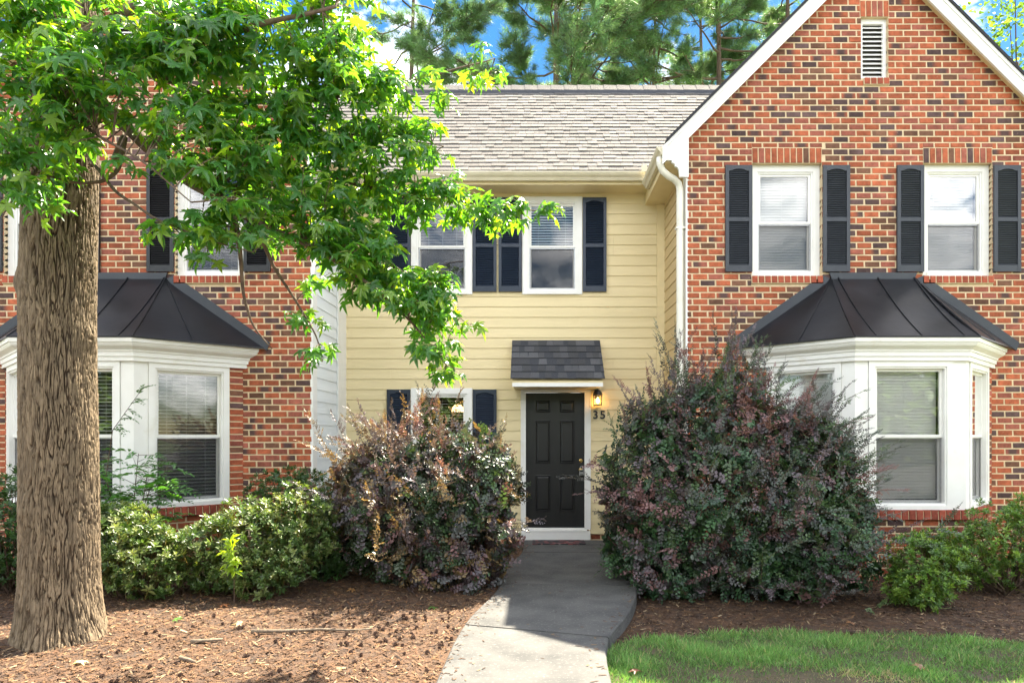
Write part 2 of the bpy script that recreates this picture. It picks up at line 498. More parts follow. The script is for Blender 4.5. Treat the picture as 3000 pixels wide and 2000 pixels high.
def brick_colour(shade=1.0):
    r = random.random()
    if r < 0.60:
        c = np.array((0.36, 0.096, 0.044)) * random.uniform(0.8, 1.25)
    elif r < 0.80:
        c = np.array((0.30, 0.092, 0.060)) * random.uniform(0.8, 1.2)
    elif r < 0.90:
        c = np.array((0.17, 0.080, 0.048)) * random.uniform(0.7, 1.2)
    else:
        c = np.array((0.095, 0.056, 0.052)) * random.uniform(0.7, 1.4)
    return c * shade

def brick_mesh(mb, fr, s0, s1, z0, z1, d0, d1, colr, flash=None):
    """one brick, front edges eased; optional dark flash in the middle or at an end"""
    e = min(0.004, (s1 - s0) * 0.2)
    j = lambda a: random.uniform(-a, a)
    n = len(mb.v)
    P = fr.p
    if flash is None or s1 - s0 < 0.1:
        cols = [colr] * 2
        ss = [s0, s1]
    else:
        ss = [s0, s0 + (s1 - s0) * 0.3, s0 + (s1 - s0) * 0.7, s1]
        dark = np.array((0.095, 0.052, 0.046))
        cols = {'mid': [colr, dark, dark, colr], 'l': [dark, dark, colr, colr], 'r': [colr, colr, dark, dark]}[flash]
    k = len(ss)
    f_ = d1 + j(0.0015)
    for i, s in enumerate(ss):
        se = s + (e if i == 0 else -e if i == k - 1 else 0)
        for (q, dd, z) in ((s, d0, z0), (s, f_ - e, z0), (se, f_, z0 + e), (se, f_, z1 - e), (s, f_ - e, z1), (s, d0, z1)):
            mb.v.append(P(q, dd, z)); mb.c.append(cols[i])
    for i in range(k - 1):
        a = n + i * 6; b = a + 6
        for q in range(5):
            mb.f.append((a + q, b + q, b + q + 1, a + q + 1))
    mb.f.append((n + 5, n + 4, n + 3, n + 2, n + 1, n)); e_ = n + (k - 1) * 6
    mb.f.append(tuple(range(e_, e_ + 6)))

BL, BC = 0.2035, 0.0812      # brick module length and course
JS, JZ = 0.016, 0.0165       # joints

def rand_flash():
    r = random.random()
    return 'mid' if r < 0.06 else 'l' if r < 0.09 else 'r' if r < 0.12 else None

def brick_rects(s0, s1, z0, z1, holes, top=None, shift=0.0):
    """running bond rectangles. top(s) optional upper limit"""
    out = []
    nz_ = int(math.ceil((z1 - z0) / BC))
    for r in range(nz_):
        za = z0 + r * BC; zb = za + BC - JZ
        off = (0.5 * BL if r % 2 else 0) + shift + random.uniform(-0.006, 0.006)
        q = math.floor((s0 - off) / BL) - 1
        while off + q * BL < s1:
            a = max(off + q * BL, s0); b = min(off + (q + 1) * BL - JS, s1)
            q += 1
            if b - a < 0.03: continue
            a += random.uniform(0, 0.003); b -= random.uniform(0, 0.003)
            if top is not None:
                if zb > top(a) and zb > top(b): continue
            for (c, d, e, f) in minus((a, b, za, zb), holes):
                if d - c < 0.03 or f - e < 0.025: continue
                out.append((c, d, e, f))
    return out

def mortar_slab(mb, fr, s0, s1, z0, top, holes, d0, d1, breaks=()):
    xs = sorted(set([s0, s1] + [h[0] for h in holes if s0 < h[0] < s1] + [h[1] for h in holes if s0 < h[1] < s1] + [b for b in breaks if s0 < b < s1]))
    P = fr.p
    for a, b in zip(xs[:-1], xs[1:]):
        m_ = 0.5 * (a + b)
        hs_ = sorted([h for h in holes if h[0] < m_ < h[1]], key=lambda h: h[2])
        z = z0
        for h in hs_:
            if h[2] > z: fr.box(mb, a, b, d0, d1, z, h[2])
            z = h[3]
        za, zb = top(a), top(b)
        mb.hexa([P(a, d0, z), P(b, d0, z), P(b, d1, z), P(a, d1, z), P(a, d0, za), P(b, d0, zb), P(b, d1, zb), P(a, d1, za)])

# ------------------------------------------------------------------ windows
slat_cache = {}
def slat_mesh(w, tilt):
    k = (round(w, 3), tilt)
    if k not in slat_cache:
        mb = MB(); hw = 0.024
        n = 5; pr = []
        for i in range(n):
            t = -1 + 2 * i / (n - 1)
            y = hw * t; z = 0.004 * (1 - t * t)
            ca, sa = math.cos(tilt), math.sin(tilt)
            pr.append((y * ca - z * sa, y * sa + z * ca))
        for i in range(n - 1):
            mb.poly([(-w / 2, pr[i][0], pr[i][1]), (w / 2, pr[i][0], pr[i][1]), (w / 2, pr[i + 1][0], pr[i + 1][1]), (-w / 2, pr[i + 1][0], pr[i + 1][1])])
        me = mb.mesh('blind_slat'); me.materials.append(M['blind'])
        slat_cache[k] = me
    return slat_cache[k]

def window(fr, parent, s0, s1, z0, z1, base_d, cw=0.055, cd=0.035, part_name='window', part=None, tilt=25, slat_gap=0.043,
           screen=True, blind=True, blind_to=0.0, trim='white', mull=0.5, rail_gap=None, room_depth=0.8, sill=True, label=None):
    """double hung window; base_d: depth of casing back; z0,z1,s0,s1 outer casing"""
    mb = MB(); B = fr.box
    d0, d1 = base_d, base_d + cd
    # casing with a stepped inner bead
    B(mb, s0, s0 + cw, d0, d1, z0, z1); B(mb, s1 - cw, s1, d0, d1, z0, z1)
    B(mb, s0 + cw, s1 - cw, d0, d1, z1 - cw, z1); B(mb, s0 + cw, s1 - cw, d0, d1 + (0.012 if sill else 0), z0, z0 + cw * 0.7)
    i = 0.022
    a, b, c, d = s0 + cw, s1 - cw, z0 + cw * 0.7, z1 - cw
    e1 = d1 - 0.014
    B(mb, a, a + i, d0 - 0.09, e1, c, d); B(mb, b - i, b, d0 - 0.09, e1, c, d)
    B(mb, a + i, b - i, d0 - 0.09, e1, d - i, d); B(mb, a + i, b - i, d0 - 0.09, e1, c, c + i)
    if part is None:
        w = mb.build(part_name, M[trim], parent)
        if label: w['label'] = label
    else:
        w = part
        mb.build('window_frame', M[trim], w)
    a += i; b -= i; c += i; d -= i
    zm = c + (d - c) * mull
    st = 0.032
    def sash(za, zb, dd, nm):
        m = MB()
        B(m, a, a + st, dd, dd + 0.03, za, zb); B(m, b - st, b, dd, dd + 0.03, za, zb)
        B(m, a + st, b - st, dd, dd + 0.03, zb - st, zb); B(m, a + st, b - st, dd, dd + 0.03, za, za + st)
        m.build('sash', M['white'], w)
        g = MB(); B(g, a + st - 0.004, b - st + 0.004, dd + 0.013, dd + 0.017, za + st - 0.004, zb - st + 0.004)
        g.build('pane', M['glass'], w)
    sash(zm - st * 0.5, d, d0 - 0.03, 'upper')
    sash(c, zm + st * 0.5, d0 - 0.064, 'lower')
    if screen:
        m = MB(); ds = d0 - 0.026; k = 0.014
        B(m, a + 0.002, a + k, ds, ds + 0.012, c, zm - st * 0.5 - 0.002); B(m, b - k, b - 0.002, ds, ds + 0.012, c, zm - st * 0.5 - 0.002)
        B(m, a + k, b - k, ds, ds + 0.012, c, c + k); B(m, a + k, b - k, ds, ds + 0.012, zm - st * 0.5 - 0.002 - k, zm - st * 0.5 - 0.002)
        m.build('screen_frame', M['steel'], w)
        g = MB(); zt = zm - st * 0.5 - 0.002 - k
        g.poly([fr.p(a + k, ds + 0.006, c + k), fr.p(b - k, ds + 0.006, c + k), fr.p(b - k, ds + 0.006, zt), fr.p(a + k, ds + 0.006, zt)])
        g.build('insect_screen', M['screen'], w)
    if blind:
        wd = b - a - 0.02
        z = d - 0.04
        lim = c + (d - c) * blind_to + 0.03
        while z > lim:
            t = tilt + random.uniform(-2.0, 2.0)
            t = round(t)
            me = slat_mesh(wd, R(t))
            o = bpy.data.objects.new('blind_slat', me); col.objects.link(o); o.parent = w
            q = fr.p((a + b) / 2, d0 - 0.118, z)
            o.location = q; o.rotation_euler = (random.uniform(-0.02, 0.02), random.uniform(-0.003, 0.003), fr.ang())
            z -= slat_gap
        hb = MB(); B(hb, (a + b) / 2 - wd / 2, (a + b) / 2 + wd / 2, d0 - 0.145, d0 - 0.095, d - 0.03, d + 0.01)
        for q in (0.2, 0.5, 0.8):
            sx = a + (b - a) * q
            B(hb, sx - 0.0012, sx + 0.0012, d0 - 0.0935, d0 - 0.092, lim - 0.02, d - 0.03)
        hb.build('blind_headrail', M['blind'], w)
    # dark room behind
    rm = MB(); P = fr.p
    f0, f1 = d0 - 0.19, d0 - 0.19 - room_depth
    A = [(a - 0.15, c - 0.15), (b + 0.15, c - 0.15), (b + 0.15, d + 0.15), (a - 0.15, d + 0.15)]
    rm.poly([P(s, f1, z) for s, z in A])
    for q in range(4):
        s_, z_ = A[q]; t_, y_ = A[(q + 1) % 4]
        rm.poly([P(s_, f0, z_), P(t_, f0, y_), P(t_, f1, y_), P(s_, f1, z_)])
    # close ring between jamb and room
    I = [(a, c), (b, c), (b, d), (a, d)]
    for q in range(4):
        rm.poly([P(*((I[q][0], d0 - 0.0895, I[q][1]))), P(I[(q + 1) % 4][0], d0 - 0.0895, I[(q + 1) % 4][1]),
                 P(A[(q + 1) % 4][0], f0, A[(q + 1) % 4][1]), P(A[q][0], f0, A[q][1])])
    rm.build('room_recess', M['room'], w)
    return w

def shutter(fr, parent, s0, s1, z0, z1, mat, d=0.0):
    mb = MB(); B = fr.box
    st = 0.045; t0, t1 = d + 0.004, d + 0.034
    zm = z0 + (z1 - z0) * 0.49
    B(mb, s0, s0 + st, t0, t1, z0, z1); B(mb, s1 - st, s1, t0, t1, z0, z1)
    B(mb, s0 + st, s1 - st, t0, t1 - 0.002, z0, z0 + 0.085); B(mb, s0 + st, s1 - st, t0, t1 - 0.002, zm - 0.025, zm + 0.025)
    # arched top rail
    a, b = s0 + st, s1 - st
    pts = [(a, z1 - 0.001), (a, z1 - 0.075), (a + 0.03, z1 - 0.072)]
    for q in range(7):
        t = q / 6
        pts.append((a + 0.03 + (b - a - 0.06) * t, z1 - 0.072 + 0.024 * math.sin(math.pi * t) ** 0.7))
    pts += [(b - 0.03, z1 - 0.0725), (b, z1 - 0.075), (b, z1 - 0.001)]
    P3 = [fr.p(s, t0, z) for s, z in pts]
    off = np.array(fr.p(0, t1 - 0.002, 0)) - np.array(fr.p(0, t0, 0))
    mb.prism(P3, off)
    B(mb, s0 + 0.003, s1 - 0.003, d + 0.001, t0, z0 + 0.003, z1 - 0.003)
    o = mb.build('shutter', mat, parent)
    lv = MB()
    for (za, zb) in ((z0 + 0.085, zm - 0.025), (zm + 0.025, z1 - 0.05)):
        n = int((zb - za) / 0.0275); g = (zb - za) / n
        for k in range(n):
            z = za + k * g
            lv.hexa([fr.p(a, t0 + 0.001, z + g * 0.95), fr.p(b, t0 + 0.001, z + g * 0.95), fr.p(b, t0 + 0.020, z + 0.004), fr.p(a, t0 + 0.020, z + 0.004),
                     fr.p(a, t0 + 0.005, z + g * 1.1), fr.p(b, t0 + 0.005, z + g * 1.1), fr.p(b, t0 + 0.024, z + 0.009), fr.p(a, t0 + 0.024, z + 0.009)])
    tag(lv.build('louvers', mat, o), kind='stuff')
    sc = MB()
    for s in (s0 + st / 2, s1 - st / 2):
        for z in (z0 + 0.03, z1 - 0.03):
            B(sc, s - 0.006, s + 0.006, t1, t1 + 0.003, z - 0.006, z + 0.006)
    sc.build('screw_cap', mat, o)
    return o

# ================================================================== LARGE STRUCTURE
WALK_L = [(-0.16, 10.36), (-0.16, 9.28), (-0.36, 8.2), (-0.38, 7.6), (-0.36, 7.25), (-0.42, 6.75), (-0.54, 6.15), (-0.598, 5.67), (-0.625, 5.1), (-0.625, 4.68), (-0.64, 4.3), (-0.62, 3.6), (-0.55, 2.6), (-0.5, 1.0)]
WALK_R = [(1.10, 10.36), (1.135, 9.28), (1.17, 8.5), (1.15, 7.8), (1.09, 7.25), (1.02, 6.8), (0.86, 6.15), (0.66, 5.6), (0.56, 5.35), (0.53, 5.1), (0.505, 4.8), (0.49, 4.3), (0.5, 3.6), (0.55, 2.6), (0.6, 1.0)]

def curve_at(pts, y):
    """smooth x at y along a polyline sorted by falling y"""
    ys = np.array([p[1] for p in pts])[::-1]; xs = np.array([p[0] for p in pts])[::-1]
    k = np.array([-0.26, -0.18, -0.09, 0, 0.09, 0.18, 0.26])
    return float(np.mean(np.interp(y + k, ys, xs)))

def ground_h(x, y):
    """height of the mulch / lawn surface"""
    yy = min(max(y, 1.0), 10.3)
    xl, xr = curve_at(WALK_L, yy), curve_at(WALK_R, yy)
    if x < xl + 0.05: base = -0.025 + 0.0 * x
    elif x > xr - 0.05: base = -0.115
    else: base = -0.12
    if x < xl + 0.05:
        base += 0.05 * math.exp(-((x + 3.8) ** 2 + (y - 5.4) ** 2) / 1.2)
    n = mnoise.noise(Vector((x * 0.9, y * 0.9, 3.1))) * 0.03 + mnoise.noise(Vector((x * 4, y * 4, 1.1))) * 0.010
    if xl - 0.2 < x < xr + 0.2: n *= 0.25
    return base + n

def build_ground():
    xs = np.concatenate([[-600, -120, -40, -16], np.arange(-9, 8.01, 0.07), [16, 40, 120, 600]])
    ys = np.concatenate([[-600, -120, -40, -12, -3, 1.5], np.arange(3.4, 10.5, 0.07), [12, 16, 40, 120, 600]])
    V = np.zeros((len(ys), len(xs), 3))
    for j, y in enumerate(ys):
        for i, x in enumerate(xs):
            near = -9.1 < x < 8.1 and 3.3 < y < 10.6
            V[j, i] = (x, y, ground_h(x, y) if near else -0.10)
    n, m = len(ys), len(xs)
    idx = np.arange(n * m).reshape(n, m)
    F = np.stack([idx[:-1, :-1], idx[:-1, 1:], idx[1:, 1:], idx[1:, :-1]], -1).reshape(-1, 4)
    o = link('ground', np_mesh('ground', V.reshape(-1, 3), F, smooth=True), M['mulch'])
    tag(o, 'brown mulch and soil around the townhouses', None, None, 'structure')

build_ground()

def lawn_edge(x):
    """y of the back edge of the lawn on the right"""
    return 0.10 * mnoise.noise(Vector((x * 1.7, 0.3, 9.1))) + 0.04 * mnoise.noise(Vector((x * 6.0, 4.3, 9.1))) + float(np.interp(x, [0.5, 0.9, 1.5, 2.3, 3.3, 4.2, 6, 9], [5.25, 5.62, 5.85, 5.86, 5.72, 5.52, 5.3, 5.2]))

def build_lawn():
    mb = MB()
    xs = np.arange(0.52, 9.0, 0.12)
    top = []
    ysn = 22
    idx = {}
    V = []; F = []
    for i, x in enumerate(xs):
        for j in range(ysn):
            t = j / (ysn - 1)
            y0 = 1.2; y1 = lawn_edge(x)
            y = y0 + (y1 - y0) * t
            xr = curve_at(WALK_R, min(max(y, 1), 10))
            xx = max(x, xr + 0.004) if i == 0 else x
            V.append((xx, y, ground_h(x, y) + 0.006 if y > 3.3 else -0.095)); idx[i, j] = len(V) - 1
    for i in range(len(xs) - 1):
        for j in range(ysn - 1):
            F.append((idx[i, j], idx[i + 1, j], idx[i + 1, j + 1], idx[i, j + 1]))
    tag(link('lawn', np_mesh('lawn', V, F, smooth=True), M['lawn']), 'thin patchy lawn right of the concrete walk', None, None, 'structure')
    mb = MB()
    for (x0, x1, y0, y1) in ((-300, -8.0, 1.3, 300), (7.4, 300, 1.3, 300), (-8.0, 7.4, 16, 300), (-300, 300, -300, -22)):
        mb.poly([(x0, y0, -0.055), (x1, y0, -0.055), (x1, y1, -0.055), (x0, y1, -0.055)])
    tag(mb.build('far_lawn', pm('far_lawn_grass', (0.085, 0.13, 0.04), (0.12, 0.14, 0.055), 2.5, 0.9, 0.8, 40, detail=9, bdist=0.03)), 'grass beyond the ends of the townhouse row', None, None, 'structure')
    mb = MB(); mb.poly([(-60, -22, -0.06), (60, -22, -0.06), (60, 1.0, -0.06), (-60, 1.0, -0.06)])
    tag(mb.build('parking_lot', M['asphalt']), 'asphalt parking lot in front of the townhouses', None, None, 'structure')

build_lawn()

def build_walk():
    # slabs between joints (left y, right y)
    joints = [(10.385, 10.385), (9.30, 9.27), (7.28, 7.21), (5.72, 5.36), (3.7, 3.5), (1.0, 1.0)]
    root = None
    g = 0.014
    def edge(pts, ya, yb, n=14):
        return [(curve_at(pts, y), y) for y in np.linspace(ya, yb, n)]
    slabs = []
    for (l0, r0), (l1, r1) in zip(joints[:-1], joints[1:]):
        L_ = edge(WALK_L, l0 - g, l1 + g); R_ = edge(WALK_R, r0 - g, r1 + g)
        n = len(L_)
        V = []; F = []
        # cross-section per row: top with rounded edges
        for (a, b) in zip(L_, R_):
            a = np.array(a); b = np.array(b); w = unit(b - a)
            e = 0.012
            row = [(*a, -0.16), (*a, -e), (*(a + w * e), 0.0)]
            for t in np.linspace(0.08, 0.92, 8): row.append((*(a + (b - a) * t), 0.0))
            row += [(*(b - w * e), 0.0), (*b, -e), (*b, -0.16)]
            V += row
        k = len(row)
        for i in range(n - 1):
            for j in range(k - 1):
                q = i * k + j
                F.append((q, q + k, q + k + 1, q + 1))
        F.append(tuple(range(k))); F.append(tuple(range((n - 1) * k + k - 1, (n - 1) * k - 1, -1)))
        me = bpy.data.meshes.new('slab'); me.from_pydata(V, [], F); me.update()
        slabs.append(me)
    base = MB()
    Lp = edge(WALK_L, 10.37, 1.0, 40); Rp = edge(WALK_R, 10.37, 1.0, 40)
    for i in range(39):
        base.poly([(Lp[i][0] + 0.01, Lp[i][1], -0.04), (Rp[i][0] - 0.01, Rp[i][1], -0.04), (Rp[i + 1][0] - 0.01, Rp[i + 1][1], -0.04), (Lp[i + 1][0] + 0.01, Lp[i + 1][1], -0.04)])
    root = base.build('front_walk', pm('joint_dirt', (0.05, 0.045, 0.035), (0.03, 0.03, 0.022), 20, 0.95))
    tag(root, 'curving grey concrete front walk leading to the dark door', None, None, 'structure')
    for me in slabs: link('slab', me, M['concrete'], root)

build_walk()

# ------------------------------------------------------------------ townhouses
YW = 8.89       # front plane of the brick wings
YR = 10.42      # front plane of the recessed cream wall
YF = 8.75       # plane of the rake boards
ROOF0 = 3.645   # rake top: Z = ROOF0 + distance from the left eave datum

def rake_top(xc):
    """height of rake top at centre"""
    return 4.40 + ROOF0

def wing(name, xc, half, label, shutter_mat, blinds, seed, bayblind, sidemat, side_sign, indiv):
    random.seed(seed)
    root = thing(name, label, 'townhouse', (xc, YW, -0.1))
    fr = Frame((xc, YW), (1, 0), (0, -1))
    apex = rake_top(xc)
    top = lambda s: apex - 0.10 - abs(s)
    holes = [(-1.57, -0.658, 3.66, 5.128), (0.658, 1.56, 3.66, 5.128), (-0.15, 0.205, 6.23, 7.03)]
    bayhole = (-1.50, 1.50, -0.2, 2.66)
    # mortar body
    mb = MB()
    mortar_slab(mb, fr, -half, half, -0.25, top, holes + [bayhole], -0.16, 0.0, breaks=(0.0,))
    wall = mb.build('wall', M['mortar'], root)
    wall['label'] = 'mortar of the brick wall'
    # special brickwork: soldier lintels and sills
    special = []
    for (a, b) in ((-1.57, -0.658), (0.658, 1.56)):
        special.append((a, b, 5.128, 5.335)); special.append((a - 0.01, b + 0.01, 3.56, 3.66))
    special.append((-0.165, 0.215, 7.03, 7.25)); special.append((-0.12, 0.215, 6.14, 6.23))
    rects = brick_rects(-half, half, -0.2, apex, holes + special + [bayhole], top=lambda s: top(s) - 0.01)
    # the most visible bricks become parts of their own
    def score(r):
        s, z = (r[0] + r[1]) / 2 + xc, (r[2] + r[3]) / 2
        px = 1566 + s * 225; py = 1278 - (z - CAMZ) * 225
        if px < 5 or px > 2995 or py < 5 or py > 1600: return 1e9
        return min(abs(px - cx) / sx + abs(py - cy) / sy for cx, cy, sx, sy in indiv) + (3 if (r[1] - r[0]) < 0.15 else 0)
    order = sorted(range(len(rects)), key=lambda i: score(rects[i]))
    single = set(order[:238])
    rest = MB()
    for i, (a, b, c, d) in enumerate(rects):
        tgt = MB() if i in single else rest
        brick_mesh(tgt, fr, a, b, c, d, -0.095, 0.006 + random.uniform(-0.0015, 0.0015), brick_colour(), rand_flash())
        if i in single: tgt.build('brick', M['brick'], wall)
    tag(rest.build('brick_field', M['brick'], wall), kind='stuff')
    for (a, b, c, d) in special:
        tall = d - c > 0.15
        n = max(4, round((b - a) / 0.0815)) if tall or (b - a) > 0.5 else 4
        g = (b - a) / n
        for k in range(n):
            m = MB()
            cc = brick_colour()
            if tall: brick_mesh(m, fr, a + k * g + 0.0065, a + (k + 1) * g - 0.0065, c + 0.004, d - 0.014, -0.095, 0.008, cc)
            else: brick_mesh(m, fr, a + k * g + 0.006, a + (k + 1) * g - 0.006, c + 0.008, d - 0.003, -0.09, 0.032, np.array((0.36, 0.085, 0.045)) * random.uniform(0.8, 1.15))
            m.build('lintel_brick' if tall else 'sill_brick', M['brick'], wall)
        if not tall:
            m = MB(); fr.box(m, a + 0.002, b - 0.002, -0.09, 0.024, c, d - 0.006); m.build('sill_mortar', M['mortar'], wall)
    # upper windows and shutters
    for k, (a, b) in enumerate(((-1.57, -0.658), (0.658, 1.56))):
        window(fr, root, a + 0.002, b - 0.002, 3.662, 5.126, -0.095, cw=0.085, cd=0.03, **blinds[k])
        shutter(fr, root, a - 0.352, a - 0.004, 3.71, 5.09, shutter_mat, 0.006)
        shutter(fr, root, b + 0.004, b + 0.352, 3.71, 5.09, shutter_mat, 0.006)
    # gable vent
    m = MB(); B = fr.box
    B(m, -0.15, -0.105, -0.09, -0.05, 6.23, 7.03); B(m, 0.16, 0.205, -0.09, -0.05, 6.23, 7.03)
    B(m, -0.105, 0.16, -0.09, -0.05, 6.97, 7.03); B(m, -0.105, 0.16, -0.09, -0.045, 6.23, 6.26)
    v = m.build('gable_vent', M['white'], root)
    for k in range(12):
        z = 6.265 + k * 0.0585; s = MB()
        s.hexa([fr.p(-0.105, -0.115, z + 0.055), fr.p(0.16, -0.115, z + 0.055), fr.p(0.16, -0.06, z + 0.004), fr.p(-0.105, -0.06, z + 0.004),
                fr.p(-0.105, -0.115, z + 0.062), fr.p(0.16, -0.115, z + 0.062), fr.p(0.16, -0.06, z + 0.012), fr.p(-0.105, -0.06, z + 0.012)])
        s.build('vent_slat', M['white'], v)
    m = MB(); B(m, -0.15, 0.205, -0.2, -0.16, 6.2, 7.06); m.build('vent_backing', M['room'], v)
    # roof: two slopes as slabs
    yb = 14.0
    m = MB()
    for sg in (-1, 1):
        e = half + 0.30
        pts = [(xc, YF - 0.03, apex), (xc + sg * e, YF - 0.03, apex - e), (xc + sg * e, YF - 0.03, apex - e + 0.045), (xc, YF - 0.03, apex + 0.045)]
        if sg > 0: pts = pts[::-1]
        m.prism(pts, (0, yb - YF, 0), (0.055, 0.055, 0.06))
    roof = m.build('gable_roof', M['darkshingle'], root)
    # rake boards, soffit, frieze
    for sg in (-1, 1):
        e = half + 0.345
        m = MB()
        pts = [(xc, YF, apex - 0.002), (xc + sg * e, YF, apex - e - 0.002), (xc + sg * e, YF, apex - e - 0.225), (xc, YF, apex - 0.225)]
        if sg < 0: pts = pts[::-1]
        m.prism(pts, (0, 0.03, 0))
        m.build('rake_board', M['white'], roof)
        m = MB()
        pts = [(xc, YF - 0.012, apex + 0.0), (xc + sg * e, YF - 0.012, apex - e + 0.0), (xc + sg * e, YF - 0.012, apex - e - 0.055), (xc, YF - 0.012, apex - 0.055)]
        if sg < 0: pts = pts[::-1]
        m.prism(pts, (0, 0.0115, 0))
        m.build('shadow_board', M['white'], roof)
        m = MB()
        pts = [(xc, YF + 0.03, apex - 0.135), (xc + sg * e, YF + 0.03, apex - e - 0.135), (xc + sg * e, YF + 0.03, apex - e - 0.160), (xc, YF + 0.03, apex - 0.160)]
        if sg < 0: pts = pts[::-1]
        m.prism(pts, (0, YW - YF - 0.02, 0))
        m.build('rake_soffit', M['creamtrim'], roof)
        # eave return with stepped profile
        prof = [(1954, 430), (1954, 468.6), (1968, 468.6), (1969, 475.7), (1977, 479), (1978.5, 486), (1985, 489), (1989, 495), (1991, 508), (1992, 517), (2018, 518), (2018, 400)]
        pts = []
        for px, py in prof:
            X = (px - 1566) / (2000 / YF) - 4.40
            pts.append((xc - sg * X if sg > 0 else xc + X, YF + 0.005, CAMZ + (1278 - py) / (2000 / YF)))
        if sg < 0: pts = pts[::-1]
        m = MB(); m.prism(pts, (0, 0.045, 0)); m.build('eave_return', M['white'], roof)
        # eave box running back
        m = MB()
        x0, x1 = xc + sg * half, xc + sg * (half + 0.30)
        m.box(min(x0, x1), max(x0, x1), YF + 0.06, YR + 0.5, 5.10, 5.125); m.build('eave_soffit', M['creamtrim'], roof)
        m = MB(); x1b = xc + sg * (half + 0.28)
        m.box(min(x1, x1b), max(x1, x1b), YF + 0.06, YR, 5.126, 5.27); m.build('eave_fascia', M['creamtrim'], roof)
        gutter_y(roof, x1, sg, YF + 0.02, 10.0, 5.30)
    # side wall facing the recess
    sx = xc + side_sign * half
    fs = Frame((sx, 0), (0, 1), (side_sign, 0))
    m = MB(); fs.box(m, YW + 0.02, YR + 0.3, -0.2, -0.02, -0.25, 5.12); sw = m.build('side_wall', M[sidemat], root)
    z = 0.0; k = 0
    while z < 5.1:
        zt = min(z + 0.157, 5.1); m = MB()
        P = fs.p; a, b = YW + 0.17, YR + 0.1
        m.hexa([P(a, -0.019, z), P(b, -0.019, z), P(b, 0.012, z), P(a, 0.012, z), P(a, -0.019, zt + 0.02), P(b, -0.019, zt + 0.02), P(b, 0.001, zt + 0.02), P(a, 0.001, zt + 0.02)])
        m.build('siding_board', M[sidemat], sw); z += 0.157; k += 1
    m = MB(); fs.box(m, YW - 0.004, YW + 0.17, -0.018, 0.016, -0.1, 5.1)
    m.build('corner_board', M['white'], sw)
    if side_sign > 0:
        m = MB(); fs.box(m, 9.99, YR + 0.02, 0.012, 0.03, -0.02, 5.1); m.build('inner_corner_board', M['white'], sw)
    bay(root, xc, bayblind, seed)
    return root

def gutter_y(parent, x, sg, y0, y1, ztop):
    prof = [(0.005, -0.11), (0.055, -0.11), (0.075, -0.07), (0.10, -0.045), (0.115, -0.012), (0.115, 0), (0.104, 0), (0.102, -0.012), (0.005, -0.012)]
    m = MB()
    pts = [(x + sg * a, y0, ztop + b) for a, b in prof]
    m.prism(pts if sg < 0 else pts[::-1], (0, y1 - y0, 0))
    m.build('gutter', M['gutter'], parent)

